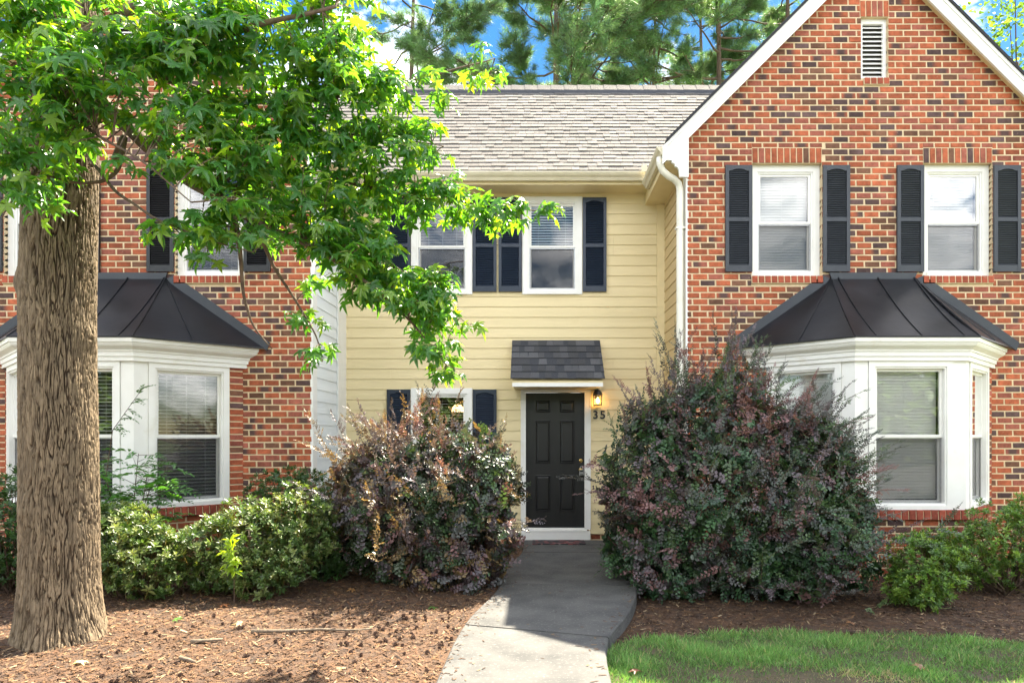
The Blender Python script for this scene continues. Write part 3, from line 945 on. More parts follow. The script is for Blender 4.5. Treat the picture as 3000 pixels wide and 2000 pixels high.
def bay(root, xc, bb, seed):
    random.seed(seed + 50)
    yb = 7.99
    c2 = math.sqrt(0.5)
    faces = [Frame((xc - 0.65, yb), (1, 0), (0, -1)),
             Frame((xc + 0.65, yb), (c2, c2), (c2, -c2)),
             Frame((xc - 1.55, YW), (c2, -c2), (-c2, -c2))]
    L = [1.30, 1.273, 1.273]
    z0, z1 = 0.715, 2.50
    body = MB()
    # header band and corner posts as the bay's main mesh
    for fr, l in zip(faces, L):
        fr.box(body, 0.0, l, -0.12, -0.004, 2.462, 2.53)
    bayo = body.build('bay_window', M['white'], root)
    bayo['label'] = 'white bay window with black metal roof'
    # floor and ceiling
    pl = [(xc - 1.5, YW - 0.01), (xc - 0.63, yb + 0.02), (xc + 0.63, yb + 0.02), (xc + 1.5, YW - 0.01), (xc + 1.5, YW + 0.05), (xc - 1.5, YW + 0.05)]
    m = MB(); m.prism([(x, y, 2.45) for x, y in pl], (0, 0, 0.06)); m.build('bay_ceiling', M['white'], bayo)
    m = MB(); m.prism([(x, y, 0.62) for x, y in pl], (0, 0, 0.05)); m.build('bay_floor', M['room'], bayo)
    for k, (fr, l) in enumerate(zip(faces, L)):
        if k == 0: wa, wb = 0.155, l - 0.205 + 0.05
        elif k == 1: wa, wb = 0.15, 1.09
        else: wa, wb = 1.273 - 1.09, 1.273 - 0.15
        # posts
        m = MB()
        if k == 0:
            fr.box(m, 0.0, wa, -0.10, 0.0, z0, 2.462); m.build('corner_post', M['white'], bayo)
            m = MB(); fr.box(m, wb, l, -0.10, 0.0, z0, 2.462)
        elif k == 1:
            fr.box(m, 0.0, wa, -0.10, 0.0, z0, 2.462)
        else:
            fr.box(m, wb, l, -0.10, 0.0, z0, 2.462)
        m.build('corner_post', M['white'], bayo)
        window(fr, None, wa + 0.003, wb - 0.003, z0 + 0.003, 2.46, -0.045, cw=0.07, cd=0.06, part=bayo, **bb[k])
        # brick strip between window and wall
        if k:
            a, b = (wb, l) if k == 1 else (0, wa)
            m = MB(); fr.box(m, a + 0.002, b + (0.1 if k == 1 else 0), -0.10, 0.0, -0.2, 2.5)
            if k == 2: fr.box(m, -0.1, 0.002, -0.10, -0.001, -0.2, 2.5)
            m.build('pier_mortar', M['mortar'], bayo)
            z = -0.2 + 0.3 * BC; q = 0; m = MB()
            while z < 2.46:
                brick_mesh(m, fr, a + (0.008 if k == 1 else 0.004), b - (0.004 if k == 1 else 0.008), z, z + BC - JZ, -0.08, 0.006, brick_colour() * (1, 0.95, 0.95))
                z += BC
            tag(m.build('pier_bricks', M['brick'], bayo), kind='stuff')
        # apron
        m = MB(); fr.box(m, 0.0 if k != 1 else 0.0, l, -0.09, 0.0, -0.25, z0 - 0.105); m.build('apron_mortar', M['mortar'], bayo)
        a, b = (0.0, l) if k == 0 else (0.0, 1.088) if k == 1 else (0.186, l)
        for (s, t, e, f) in brick_rects(a, b, -0.2, z0 - 0.12, [], shift=0.07):
            m = MB(); brick_mesh(m, fr, s, t, e, f, -0.07, 0.006, brick_colour(0.9), rand_flash())
            m.build('apron_brick', M['brick'], bayo)
        # rowlock sill
        m = MB(); fr.box(m, a - 0.0, b, -0.06, 0.035, z0 - 0.108, z0 - 0.012); m.build('rowlock_mortar', M['mortar'], bayo)
        n = int((b - a) / 0.083); g = (b - a) / n
        for q in range(n):
            m = MB()
            brick_mesh(m, fr, a + q * g + 0.006, a + (q + 1) * g - 0.006, z0 - 0.113, z0 + 0.0, -0.06, 0.05, np.array((0.33, 0.075, 0.045)) * random.uniform(0.75, 1.2))
            m.build('rowlock_brick', M['brick'], bayo)
    # crown cornice: profile swept round the bay
    prof = [(0.0, 2.455), (0.035, 2.455), (0.035, 2.505), (0.05, 2.508), (0.05, 2.56), (0.062, 2.563), (0.066, 2.585), (0.085, 2.60), (0.115, 2.622),
            (0.130, 2.648), (0.132, 2.662), (0.145, 2.665), (0.148, 2.69), (0.150, 2.712), (0.0, 2.712)]
    t8 = math.tan(R(22.5))
    path = lambda o: [(xc - 1.55 - o * math.sqrt(2), YW), (xc - 0.65 - o * t8, yb - o), (xc + 0.65 + o * t8, yb - o), (xc + 1.55 + o * math.sqrt(2), YW)]
    for seg_i in range(3):
        m = MB()
        for (o0, za), (o1, zb) in zip(prof[:-1], prof[1:]):
            A0, A1 = path(o0)[seg_i], path(o0)[seg_i + 1]; B0, B1 = path(o1)[seg_i], path(o1)[seg_i + 1]
            m.poly([(*A0, za), (*A1, za), (*B1, zb), (*B0, zb)])
        m.build('cornice', M['white'], bayo)
    # metal roof
    E = [(xc - 1.85, YW), (xc - 0.72, YW - 1.055), (xc + 0.72, YW - 1.055), (xc + 1.85, YW)]
    Tp = [(xc - 0.55, YW), (xc - 0.55, YW - 0.03), (xc + 0.55, YW - 0.03), (xc + 0.55, YW)]
    ze, zt = 2.722, 3.615
    E3 = [np.array((*p, ze)) for p in E]; T3 = [np.array((*p, zt)) for p in Tp]
    for i in range(3):
        m = MB()
        # slightly dished panel: grid
        n1, n2 = 8, 8
        V = []
        for a in range(n1 + 1):
            for b in range(n2 + 1):
                u, v = a / n1, b / n2
                p = (E3[i] * (1 - u) + E3[i + 1] * u) * (1 - v) + (T3[i] * (1 - u) + T3[i + 1] * u) * v
                sag = -0.045 * math.sin(math.pi * v) * (1 if i == 1 else 0.6 * (u if i == 0 else 1 - u)) + mnoise.noise(Vector((p[0] * 3, p[1] * 3, seed))) * 0.006 * math.sin(math.pi * v)
                V.append(p + np.array((0, 0, sag)))
        F = [(a * (n2 + 1) + b, (a + 1) * (n2 + 1) + b, (a + 1) * (n2 + 1) + b + 1, a * (n2 + 1) + b + 1) for a in range(n1) for b in range(n2)]
        link('metal_roof_panel', np_mesh('metal_roof_panel', V, F, smooth=True), M['metalroof'], bayo)
        # drip edge
        m.hexa([E3[i] + (0, 0, -0.012), E3[i + 1] + (0, 0, -0.012), E3[i + 1] + (0, 0.03, -0.012), E3[i] + (0, 0.03, -0.012),
                E3[i] + (0, 0, 0.004), E3[i + 1] + (0, 0, 0.004), E3[i + 1] + (0, 0.03, 0.012), E3[i] + (0, 0.03, 0.012)])
        m.build('drip_edge', M['metalroof'], bayo)
    def sagp(p, v, amt): return p + np.array((0, 0, -amt * math.sin(math.pi * v)))
    def seam(a, b, amt, h=0.026, w=0.010, nm='standing_seam', ex=0.0):
        m = MB(); n = 8
        a = np.array(a); b = np.array(b)
        side = unit(np.cross(b - a, (0, 0, 1))) * w
        P_ = []
        for q in range(n + 1):
            v = q / n; p = sagp(a + (b - a) * v, v, amt)
            P_.append([p - side - (0, 0, 0.01), p + side - (0, 0, 0.01), p + side * 0.6 + (0, 0, h), p - side * 0.6 + (0, 0, h)])
        for q in range(n): m.hexa(P_[q] + P_[q + 1])
        m.build(nm, M['metalroof'], bayo)
    for q in (-0.47, 0.06, 0.55):
        t = (q + 0.72) / 1.44; pa = E3[1] + (E3[2] - E3[1]) * t + np.array((0, 0.02, 0.0))
        tq = (q * 0.97 + 0.55) / 1.1; pb = T3[1] + (T3[2] - T3[1]) * min(max(tq, 0.02), 0.98)
        seam(pa, pb, 0.045)
    seam(E3[1], T3[1] + (0.004, 0, 0), 0.02, h=0.012); seam(E3[2], T3[2] - (0.004, 0, 0), 0.02, h=0.012)
    seam(E3[0] * 0.42 + E3[1] * 0.58 + (0, 0.01, 0), T3[0] * 0.5 + T3[1] * 0.5 + (0, 0, 0.0), 0.025)
    seam(E3[3] * 0.42 + E3[2] * 0.58 + (0, 0.01, 0), T3[3] * 0.5 + T3[2] * 0.5 + (0, 0, 0.0), 0.025)
    # wall flashing
    m = MB()
    w = 0.085
    line = [(xc - 1.86, ze - 0.035), (xc - 0.53, zt - 0.01), (xc + 0.53, zt - 0.01), (xc + 1.86, ze - 0.035)]
    up = [(xc - 1.90, ze + 0.02), (xc - 0.66, zt + 0.02), (xc - 0.55, zt + 0.085), (xc + 0.55, zt + 0.085), (xc + 0.66, zt + 0.02), (xc + 1.90, ze + 0.02)]
    m.prism([(line[0][0], YW - 0.024, line[0][1]), (line[1][0], YW - 0.024, line[1][1]), (up[1][0], YW - 0.024, up[1][1] + 0.03), (up[0][0], YW - 0.024, up[0][1] + 0.05)], (0, 0.016, 0))
    m.prism([(line[1][0], YW - 0.026, line[1][1] - 0.01), (line[2][0], YW - 0.026, line[2][1] - 0.01), (up[3][0] + 0.02, YW - 0.026, up[3][1]), (up[2][0] - 0.02, YW - 0.026, up[2][1])], (0, 0.018, 0))
    m.prism([(line[2][0], YW - 0.024, line[2][1]), (line[3][0], YW - 0.024, line[3][1]), (up[5][0], YW - 0.024, up[5][1] + 0.05), (up[4][0], YW - 0.024, up[4][1] + 0.03)], (0, 0.016, 0))
    m.build('wall_flashing', M['flashing'], bayo)

closed = dict(tilt=68, slat_gap=0.036)
openb = dict(tilt=14, slat_gap=0.043)
half_open = dict(tilt=28, slat_gap=0.043)
right_house = wing('townhouse', 4.40, 2.413, 'red brick gabled townhouse wing at right with slate grey shutters', M['shutter_slate'],
                   [dict(closed), dict(closed)], 3,
                   [dict(tilt=64, slat_gap=0.036), dict(tilt=64, slat_gap=0.036), dict(tilt=64, slat_gap=0.036)], 'tan_siding', -1,
                   [(2550, 330, 190, 150)])
left_house = wing('townhouse', -5.34, 2.44, 'red brick townhouse wing at left behind the tree with black shutters', M['shutter_black'],
                  [dict(openb), dict(openb)], 21,
                  [dict(openb), dict(openb), dict(openb)], 'grey_siding', 1,
                  [(800, 1150, 60, 200), (350, 620, 60, 100)])

# ------------------------------------------------------------------ centre townhouse
def centre_house():
    random.seed(5)
    root = thing('townhouse', 'cream lap sided middle townhouse with dark front door and navy shutters', 'townhouse', (-0.45, YR, 0))
    fr = Frame((0, YR), (1, 0), (0, -1))
    B = fr.box
    xl, xr = -2.90, 1.987
    k = 192.0
    X = lambda px: (px - 1566) / k
    Z = lambda py: CAMZ + (1278 - py) / k
    w1 = (X(1205), X(1384.5), Z(863), Z(577)); w2 = (X(1530), X(1705.6), Z(863), Z(577)); w3 = (X(1204), X(1384.5), Z(1425), Z(1136.6))
    dr = (X(1528), X(1728), 0.0, Z(1132))
    holes = [w1, w2, w3, dr]
    mb = MB(); mortar_slab(mb, fr, xl - 0.1, xr + 0.1, 0.089, lambda s: 5.3, holes, -0.14, -0.005)
    wall = mb.build('wall', M['cream'], root); wall['label'] = 'cream lap siding wall'
    # lap boards
    z = 0.09; nb = 0
    while z < 5.26:
        zt = min(z + 0.1572, 5.275)
        cuts = [xl] + sorted(random.sample([-2.2, -1.4, -0.74, 0.3, 1.2], 1)) + [xr - 0.123]
        for sa, sb in zip(cuts[:-1], cuts[1:]):
            for (a, b, c, d) in minus((sa + 0.001, sb - 0.001, z, zt), holes):
                if b - a < 0.02 or d - c < 0.01: continue
                f0 = 0.016 - 0.011 * (c - z) / 0.157; f1 = 0.016 - 0.011 * (d - z) / 0.157
                lap = 0.012 if abs(d - zt) < 1e-6 else 0
                m = MB(); P = fr.p
                m.hexa([P(a, -0.004, c), P(b, -0.004, c), P(b, f0, c), P(a, f0, c), P(a, -0.004, d + lap), P(b, -0.004, d + lap), P(b, f1 - 0.001, d + lap), P(a, f1 - 0.001, d + lap)])
                m.build('siding_board', M['cream'], wall)
        z += 0.1572
    m = MB(); B(m, xl, xr - 0.001, -0.003, 0.026, 5.276, 5.43); m.build('frieze_board', M['creamtrim'], wall)
    m = MB(); B(m, xr - 0.122, xr - 0.001, -0.003, 0.024, 0.05, 5.274); m.build('corner_board', M['creamtrim'], wall)
    # brick foundation
    m = MB(); B(m, xl, xr, -0.1, -0.012, -0.25, 0.089); m.build('foundation_mortar', M['mortar'], wall)
    for (a, b, c, d) in brick_rects(xl, xr, -0.155, 0.08, [(X(1528) - 0.02, X(1728) + 0.02, -1, 1)]):
        m = MB(); brick_mesh(m, fr, a, b, c, d, -0.09, -0.006, brick_colour(0.6)); m.build('foundation_brick', M['brick'], wall)
    # windows
    e = 0.0015
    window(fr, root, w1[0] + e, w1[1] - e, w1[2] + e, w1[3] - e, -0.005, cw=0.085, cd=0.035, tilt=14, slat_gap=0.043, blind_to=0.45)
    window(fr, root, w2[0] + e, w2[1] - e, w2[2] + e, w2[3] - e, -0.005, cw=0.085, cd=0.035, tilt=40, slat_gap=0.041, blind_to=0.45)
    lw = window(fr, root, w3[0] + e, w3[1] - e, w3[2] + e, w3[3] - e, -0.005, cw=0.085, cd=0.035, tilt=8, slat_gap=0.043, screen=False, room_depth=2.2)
    for (a, b) in ((1135, 1204), (1385.6, 1455), (1461, 1529), (1707, 1776)):
        shutter(fr, root, X(a), X(b), Z(855.5), Z(581), M['shutter_blue'], 0.016)
    for (a, b) in ((1135, 1203), (1386, 1455)):
        shutter(fr, root, X(a), X(b), Z(1421), Z(1141), M['shutter_blue'], 0.016)
    # door with casing
    dx0, dx1, dz0, dz1 = X(1540), X(1713), 0.178, Z(1149)
    m = MB()
    B(m, dr[0], dx0 + 0.002, -0.05, 0.022, 0.16, dr[3]); B(m, dx1 - 0.002, dr[1], -0.05, 0.022, 0.16, dr[3])
    B(m, dx0 + 0.002, dx1 - 0.002, -0.05, 0.0215, dz1 - 0.002, dr[3])
    B(m, dr[0] - 0.012, dr[0], 0.0, 0.03, 0.16, dr[3] + 0.012); B(m, dr[1], dr[1] + 0.012, 0.0, 0.03, 0.16, dr[3] + 0.012); B(m, dr[0], dr[1], 0.0, 0.031, dr[3], dr[3] + 0.012)
    m.build('door_frame', M['white'], root)
    m = MB(); B(m, dr[0] - 0.005, dr[1] + 0.005, -0.02, 0.045, 0.002, 0.128); m.build('door_riser', M['white'], root)
    m = MB(); B(m, dr[0] + 0.05, dr[1] - 0.05, -0.06, 0.05, 0.1285, 0.152); B(m, dx0, dx1, -0.06, 0.0, 0.152, 0.177); m.build('threshold', M['white'], root)
    # door slab with raised panels: stiles and rails around recesses
    w_ = dx1 - dx0; h_ = dz1 - dz0 - 0.004
    dd = -0.045
    def zr(py): return Z(py)
    cols = [(X(1569), X(1613)), (X(1640), X(1684))]
    rows = [(zr(1207), zr(1173)), (zr(1357), zr(1231)), (zr(1498), zr(1392))]
    ph = [(a, b, c, d) for a, b in cols for c, d in rows]
    m = MB()
    for (a, b, c, d) in minus((dx0, dx1, dz0, dz1 - 0.003), ph): B(m, a, b, dd - 0.03, dd, c, d)
    door = m.build('door', M['door'], root)
    door['label'] = 'dark six panel front door'
    for (a, b, c, d) in ph:
        m = MB(); P = fr.p
        def ring(i0, e0, i1, e1):
            Q0 = [(a + i0, c + i0), (b - i0, c + i0), (b - i0, d - i0), (a + i0, d - i0)]
            Q1 = [(a + i1, c + i1), (b - i1, c + i1), (b - i1, d - i1), (a + i1, d - i1)]
            for q in range(4):
                r = (q + 1) % 4
                m.poly([P(Q0[q][0], dd + e0, Q0[q][1]), P(Q0[r][0], dd + e0, Q0[r][1]), P(Q1[r][0], dd + e1, Q1[r][1]), P(Q1[q][0], dd + e1, Q1[q][1])])
        ring(-0.004, 0.003, 0.006, 0.005); ring(0.006, 0.005, 0.016, -0.012); ring(0.016, -0.012, 0.024, -0.012); ring(0.024, -0.012, 0.042, -0.001)
        i = 0.042
        m.poly([P(a + i, dd - 0.001, c + i), P(b - i, dd - 0.001, c + i), P(b - i, dd - 0.001, d - i), P(a + i, dd - 0.001, d - i)])
        m.build('door_panel', M['door'], door)
    kx = X(1702)
    m = MB()
    def ylathe(mb_, cx, cz, y0, prof, seg=18):
        n0 = len(mb_.v)
        for r, y in prof:
            for q in range(seg):
                t = 2 * math.pi * q / seg
                mb_.v.append((cx + r * math.cos(t), y0 - y, cz + r * math.sin(t)))
        for i in range(len(prof) - 1):
            for q in range(seg):
                a_ = n0 + i * seg + q; b_ = n0 + i * seg + (q + 1) % seg
                mb_.f.append((a_, b_, b_ + seg, a_ + seg))
        mb_.f.append(tuple(range(n0 + (len(prof) - 1) * seg, n0 + len(prof) * seg)))
    y0 = YR - dd
    ylathe(m, kx, Z(1376), y0, [(0.033, 0), (0.033, 0.006), (0.026, 0.01), (0.013, 0.014), (0.012, 0.03), (0.022, 0.038), (0.029, 0.05), (0.028, 0.062), (0.018, 0.07), (0.001, 0.072)])
    m.build('door_knob', M['brass'], door, True)
    m = MB(); ylathe(m, kx, Z(1349), y0, [(0.032, 0), (0.032, 0.008), (0.024, 0.014), (0.014, 0.016), (0.013, 0.022), (0.001, 0.023)])
    m.build('deadbolt', M['brass'], door, True)
    # door canopy
    yt, yo = YR, 9.64
    zt, zo = Z(996), 2.383
    x0, x1 = -0.34, 0.995
    m = MB()
    sl = np.array((0, yo - yt, zo - zt)); 
    m.prism([(x0 + 0.03, yt - 0.02, zt - 0.03), (x0 + 0.03, yo + 0.03, zo - 0.025), (x0 + 0.03, yo + 0.03, zo - 0.05), (x0 + 0.03, yt - 0.02, zt - 0.065)][::-1], (x1 - x0 - 0.06, 0, 0))
    can = m.build('door_canopy', M['creamtrim'], root); can['label'] = 'small charcoal shingled canopy over the door'
    m = MB(); m.box(x0 + 0.025, x1 - 0.025, yo + 0.02, yo + 0.045, zo - 0.105, zo - 0.05); m.build('canopy_fascia', M['white'], can)
    m = MB(); m.box(x0 + 0.04, x1 - 0.04, yo + 0.046, yt - 0.02, zo - 0.10, zo - 0.08); m.build('canopy_soffit', M['creamtrim'], can)
    for xs in (x0 + 0.04, x1 - 0.06):
        m = MB(); m.prism([(xs, yo + 0.05, zo - 0.079), (xs, yt - 0.02, zo - 0.079), (xs, yt - 0.02, zt - 0.07)], (0.02, 0, 0)); m.build('canopy_cheek', M['creamtrim'], can)
    m = MB(); B(m, dr[0] - 0.03, dr[1] + 0.03, 0.017, 0.04, dr[3] + 0.015, zo - 0.10); m.build('canopy_frieze', M['creamtrim'], can)
    # canopy shingles, each tab
    n = 6; L_ = np.linalg.norm(sl); ud = sl / L_; up = np.array((0, ud[2], -ud[1])); up = up if up[2] > 0 else -up
    def tab(mb_, x0_, x1_, v0, v1, t, lift, c, trap=0.0, drop=0.0):
        """shingle tab: v distance from top along slope"""
        o = np.array((0, yt, zt))
        def q(x, v, h): return (o + ud * v + up * h) + np.array((x, 0, 0))
        mb_.hexa([q(x0_ + trap, v0, 0.0), q(x1_ - trap, v0, 0.0), q(x1_, v1, lift), q(x0_, v1, lift),
                  q(x0_ + trap, v0, 0.003), q(x1_ - trap, v0, 0.003), q(x1_, v1, lift + t), q(x0_, v1, lift + t)], c)
    for r in range(n):
        v0 = L_ * r / n - (0.02 if r else 0); v1 = L_ * (r + 1) / n
        m = MB(); tab(m, x0, x1, v0, v1 + random.uniform(-0.002, 0.002), 0.005, 0.006, (0.058, 0.062, 0.070)); m.build('shingle_course', M['darkshingle'], can)
        x = x0
        while x < x1 - 0.02:
            wd = random.uniform(0.08, 0.17); xe = min(x + wd, x1)
            g = random.choice([0.07, 0.085, 0.10, 0.12])
            m = MB(); tab(m, x, xe, v0 + 0.012, v1 - 0.001, 0.006, 0.012, (g, g * 1.02, g * 1.07), trap=min(random.choice([0, 0, 0.012]), (xe - x) * 0.2))
            m.build('shingle', M['darkshingle'], can)
            x = xe + random.choice([0.0, random.uniform(0.07, 0.16)])
    # house details on the siding
    m = MB(); B(m, X(1758), X(1786), 0.008, 0.10, Z(1517), Z(1499)); B(m, X(1757), X(1787), 0.008, 0.085, Z(1500), Z(1496.5)); m.build('exhaust_hood', M['tan_plastic'], root)
    m = MB(); B(m, X(1753.5), X(1757.5), 0.008, 0.026, Z(1345), Z(1330)); db = m.build('doorbell', M['creamtrim'], root)
    m = MB(); B(m, X(1754.6), X(1756.4), 0.026, 0.030, Z(1343), Z(1337)); m.build('doorbell_button', M['brass'], db)
    # main roof
    ye, zee, yr, zr_ = 10.0, 5.40, 12.49, 7.91
    m = MB()
    xa, xb = -7.6, 6.8
    m.prism([(xa, ye, zee), (xa, yr, zr_), (xa, 15.2, 5.2), (xa, 15.2, 5.1), (xa, yr, zr_ - 0.12), (xa, ye, zee - 0.04)][::-1], (xb - xa, 0, 0), (0.25, 0.235, 0.215))
    roof = m.build('roof', M['shingle'], root); roof['label'] = 'weathered grey brown shingle roof'
    su = unit(np.array((0, yr - ye, zr_ - zee))); sn = np.array((0, -su[2], su[1])); LR = math.hypot(yr - ye, zr_ - zee)
    rows = 26; ex = LR / rows
    tabs = []
    random.seed(77)
    for r in range(rows):
        x = -4.2 - random.uniform(0, 0.3)
        while x < 4.6:
            wd = random.uniform(0.10, 0.22)
            tabs.append((r, x, x + wd - 0.003)); x += wd
    cand = [i for i, (r, a, b) in enumerate(tabs) if -0.9 < (a + b) / 2 < 1.75 and b - a > 0.12]
    cand.sort(key=lambda i: tabs[i][0])
    single = set(cand[:270])
    rest = MB()
    for i, (r, a, b) in enumerate(tabs):
        g = random.choice([0.155, 0.17, 0.18, 0.19, 0.205]) * random.uniform(0.95, 1.05)
        c = (g, g * 0.945, g * 0.885)
        m = MB() if i in single else rest
        o = np.array((0, ye, zee)); lift = random.choice([0.0, 0.001, 0.004, 0.006]); sk = random.uniform(-0.004, 0.004)
        def q(x, v, h): return o + su * v + sn * h + np.array((x, 0, 0))
        v0 = r * ex + sk - (0.012 if r == 0 else 0); v1 = (r + 1) * ex + 0.02
        m.hexa([q(a, v0, 0.001), q(b, v0, 0.001), q(b, v1, 0.0), q(a, v1, 0.0), q(a, v0, lift + 0.016), q(b, v0, lift + 0.016), q(b, v1, 0.004 + lift * 0.85), q(a, v1, 0.004 + lift * 0.85)], c)
        if i in single: m.build('shingle', M['shingle'], roof)
    tag(rest.build('shingle_field', M['shingle'], roof), kind='stuff')
    # ridge cap and ridge vent
    m = MB(); m.prism([(xa, yr - 0.16, zr_ - 0.145), (xa, yr, zr_ + 0.012), (xa, yr, zr_ + 0.055), (xa, yr - 0.16, zr_ - 0.085)], (xb - xa, 0, 0), (0.10, 0.105, 0.12)); m.build('ridge_vent', M['darkshingle'], roof)
    m = MB(); x = -4.5
    m2 = MB()
    while x < 4.4:
        m2.hexa([(x, yr - 0.15, zr_ - 0.070), (x + 0.3, yr - 0.15, zr_ - 0.076), (x + 0.3, yr + 0.15, zr_ - 0.076), (x, yr + 0.15, zr_ - 0.07),
                 (x, yr - 0.02, zr_ + 0.082), (x + 0.3, yr - 0.02, zr_ + 0.068), (x + 0.3, yr + 0.02, zr_ + 0.068), (x, yr + 0.02, zr_ + 0.082)], (0.17, 0.162, 0.15)); x += 0.24
    m2.build('ridge_cap', M['shingle'], roof)
    # gutter, fascia, soffit of the recess
    prof = [(0.0, -0.115), (-0.055, -0.115), (-0.075, -0.075), (-0.10, -0.05), (-0.118, -0.018), (-0.118, 0), (-0.106, 0), (-0.104, -0.014), (0.0, -0.014)]
    m = MB(); m.prism([(-2.62, 10.03 + a, 5.425 + b) for a, b in prof], (1.74 + 2.62 - 0.105, 0, 0)); m.build('gutter', M['gutter'], roof)
    m = MB(); m.box(1.55, 1.63, 9.88, 9.90, 5.40, 5.50); m.build('gutter_splash_guard', M['gutter'], roof)
    m = MB(); m.box(-2.7, 1.75, 10.031, 10.05, 5.27, 5.41); m.build('eave_fascia', M['creamtrim'], roof)
    m = MB(); m.box(-2.7, 1.75, 10.051, YR + 0.1, 5.272, 5.296); m.build('eave_soffit', M['creamtrim'], roof)
    # downspout
    m = MB()
    path = [(1.625, 8.86, 5.19), (1.63, 8.86, 5.10), (1.665, 8.87, 5.02), (1.74, 8.89, 4.965), (1.82, 8.915, 4.93), (1.885, 8.94, 4.88), (1.905, 8.95, 4.80), (1.905, 8.95, 4.0), (1.905, 8.95, 2.0), (1.905, 8.95, 0.1)]
    m.tube(path, 0.046, 12); ds = m.build('downspout', M['downspout'], right_house, True)
    for z in (4.3, 2.2):
        m = MB(); m.box(1.85, 1.985, 8.91, 9.0, z - 0.012, z + 0.012); m.build('strap', M['downspout'], ds)
    # pendant lamp in the room behind the lower window
    pl = thing('pendant_lamp', 'lit pendant lamp glowing behind the lower window', 'lamp', ((w3[0] + w3[1]) / 2 + 0.12, YR + 1.3, 2.05))
    for q, xo in enumerate((-0.02, 0.26)):
        m = MB(); m.lathe(pl.location.x + xo, pl.location.y, [(0.02, 2.12), (0.06, 2.11), (0.10, 2.06), (0.115, 2.01), (0.11, 2.0)], 18); m.build('lamp_shade', M['pendant'], pl, True)
        m = MB(); m.tube([(pl.location.x + xo, pl.location.y, 2.12), (pl.location.x + 0.12, pl.location.y, 2.35)], 0.006, 6); m.build('arm', M['black_metal'], pl)
    return root

centre_house()

# ------------------------------------------------------------------ wall lantern, number, lock box, mat
def lantern():
    cx, cy = 0.953, YR - 0.12
    zb = 2.038
    t = thing('wall_lantern', 'small black wall lantern lit warm beside the front door', 'lantern', (cx, cy, zb))
    m = MB(); m.lathe(cx, cy, [(0.075, zb + 0.150), (0.078, zb + 0.156), (0.074, zb + 0.162), (0.068, zb + 0.185), (0.055, zb + 0.212), (0.035, zb + 0.232), (0.015, zb + 0.242), (0.010, zb + 0.255), (0.014, zb + 0.265), (0.002, zb + 0.275)], 18)
    m.build('cap', M['black_metal'], t, True)
    m = MB()
    m.lathe(cx, cy, [(0.066, zb), (0.068, zb + 0.006), (0.066, zb + 0.012)], 12)
    m.build('base_ring', M['black_metal'], t)
    for k in range(6):
        a = 2 * math.pi * k / 6 + 0.3
        m = MB(); m.tube([(cx + 0.062 * math.cos(a), cy + 0.062 * math.sin(a), zb), (cx + 0.070 * math.cos(a), cy + 0.070 * math.sin(a), zb + 0.155)], 0.0045, 6); m.build('bar', M['black_metal'], t)
    m = MB()
    for k in range(6):
        a = 2 * math.pi * k / 6 + 0.3; b = a + math.pi / 3
        m.poly([(cx + 0.058 * math.cos(a), cy + 0.058 * math.sin(a), zb + 0.012), (cx + 0.058 * math.cos(b), cy + 0.058 * math.sin(b), zb + 0.012), (cx + 0.066 * math.cos(b), cy + 0.066 * math.sin(b), zb + 0.152), (cx + 0.066 * math.cos(a), cy + 0.066 * math.sin(a), zb + 0.152)])
    m.build('glass', M['lampglass'], t)
    m = MB(); m.lathe(cx, cy, [(0.008, zb + 0.03), (0.02, zb + 0.045), (0.025, zb + 0.07), (0.02, zb + 0.10), (0.006, zb + 0.125)], 14); m.build('bulb', M['bulb'], t, True)
    m = MB(); m.box(cx - 0.035, cx + 0.035, YR - 0.02, YR - 0.008, zb + 0.10, zb + 0.25); m.tube([(cx, YR - 0.02, zb + 0.2), (cx, cy + 0.05, zb + 0.205)], 0.012, 8); m.build('wall_plate', M['black_metal'], t)
    ld = bpy.data.lights.new('lantern_glow', 'POINT'); ld.energy = 1.3; ld.color = (1.0, 0.55, 0.2); ld.shadow_soft_size = 0.025
    lo = bpy.data.objects.new('lantern_glow', ld); col.objects.link(lo); lo.parent = t
    lo.location = (0, -0.005, 0.085)
lantern()

def numbers():
    t = thing('house_number', 'black house number 35 on cream siding under the lantern', 'house number', (0.99, YR - 0.02, 1.845))
    for ch, x in (('3', 0.885), ('5', 0.995)):
        cu = bpy.data.curves.new('digit', 'FONT'); cu.body = ch; cu.size = 0.172; cu.extrude = 0.006; cu.offset = 0.0035
        o = bpy.data.objects.new('tmp', cu); col.objects.link(o)
        dg = bpy.context.evaluated_depsgraph_get()
        me = bpy.data.meshes.new_from_object(o.evaluated_get(dg))
        bpy.data.objects.remove(o)
        me.name = 'digit'
        me.transform(Matrix.Translation((x, YR - 0.030, 1.845)) @ Matrix.Rotation(R(90), 4, 'X'))
        me.materials.clear()
        link('digit', me, M['number'], t)
numbers()

def lockbox():
    x, y, z = (1703.5 - 1566) / 192, YR - 0.045 + 0.09, 1.17
    y = YR + 0.045 - 0.065
    t = thing('lock_box', 'grey metal key lock box hanging from the door knob', 'lock box', (x, y, 1.01))
    m = MB(); m.prism([(x - 0.036, y - 0.02, 0.985), (x + 0.036, y - 0.02, 0.985), (x + 0.030, y - 0.02, 1.07), (x - 0.030, y - 0.02, 1.07)], (0, 0.04, 0)); m.build('case', M['steel'], t)
    m = MB(); m.box(x - 0.024, x + 0.024, y - 0.024, y - 0.0201, 1.035, 1.06); m.build('dial_window', M['black_metal'], t)
    m = MB(); m.box(x - 0.022, x + 0.022, y - 0.023, y - 0.0201, 0.992, 1.002); m.build('name_plate', M['black_metal'], t)
    m = MB(); m.tube([(x - 0.02, y, 1.068), (x - 0.02, y, 1.11), (x, y, 1.125), (x + 0.02, y, 1.11), (x + 0.02, y, 1.068)], 0.005, 8); m.build('shackle', M['steel'], t)
lockbox()

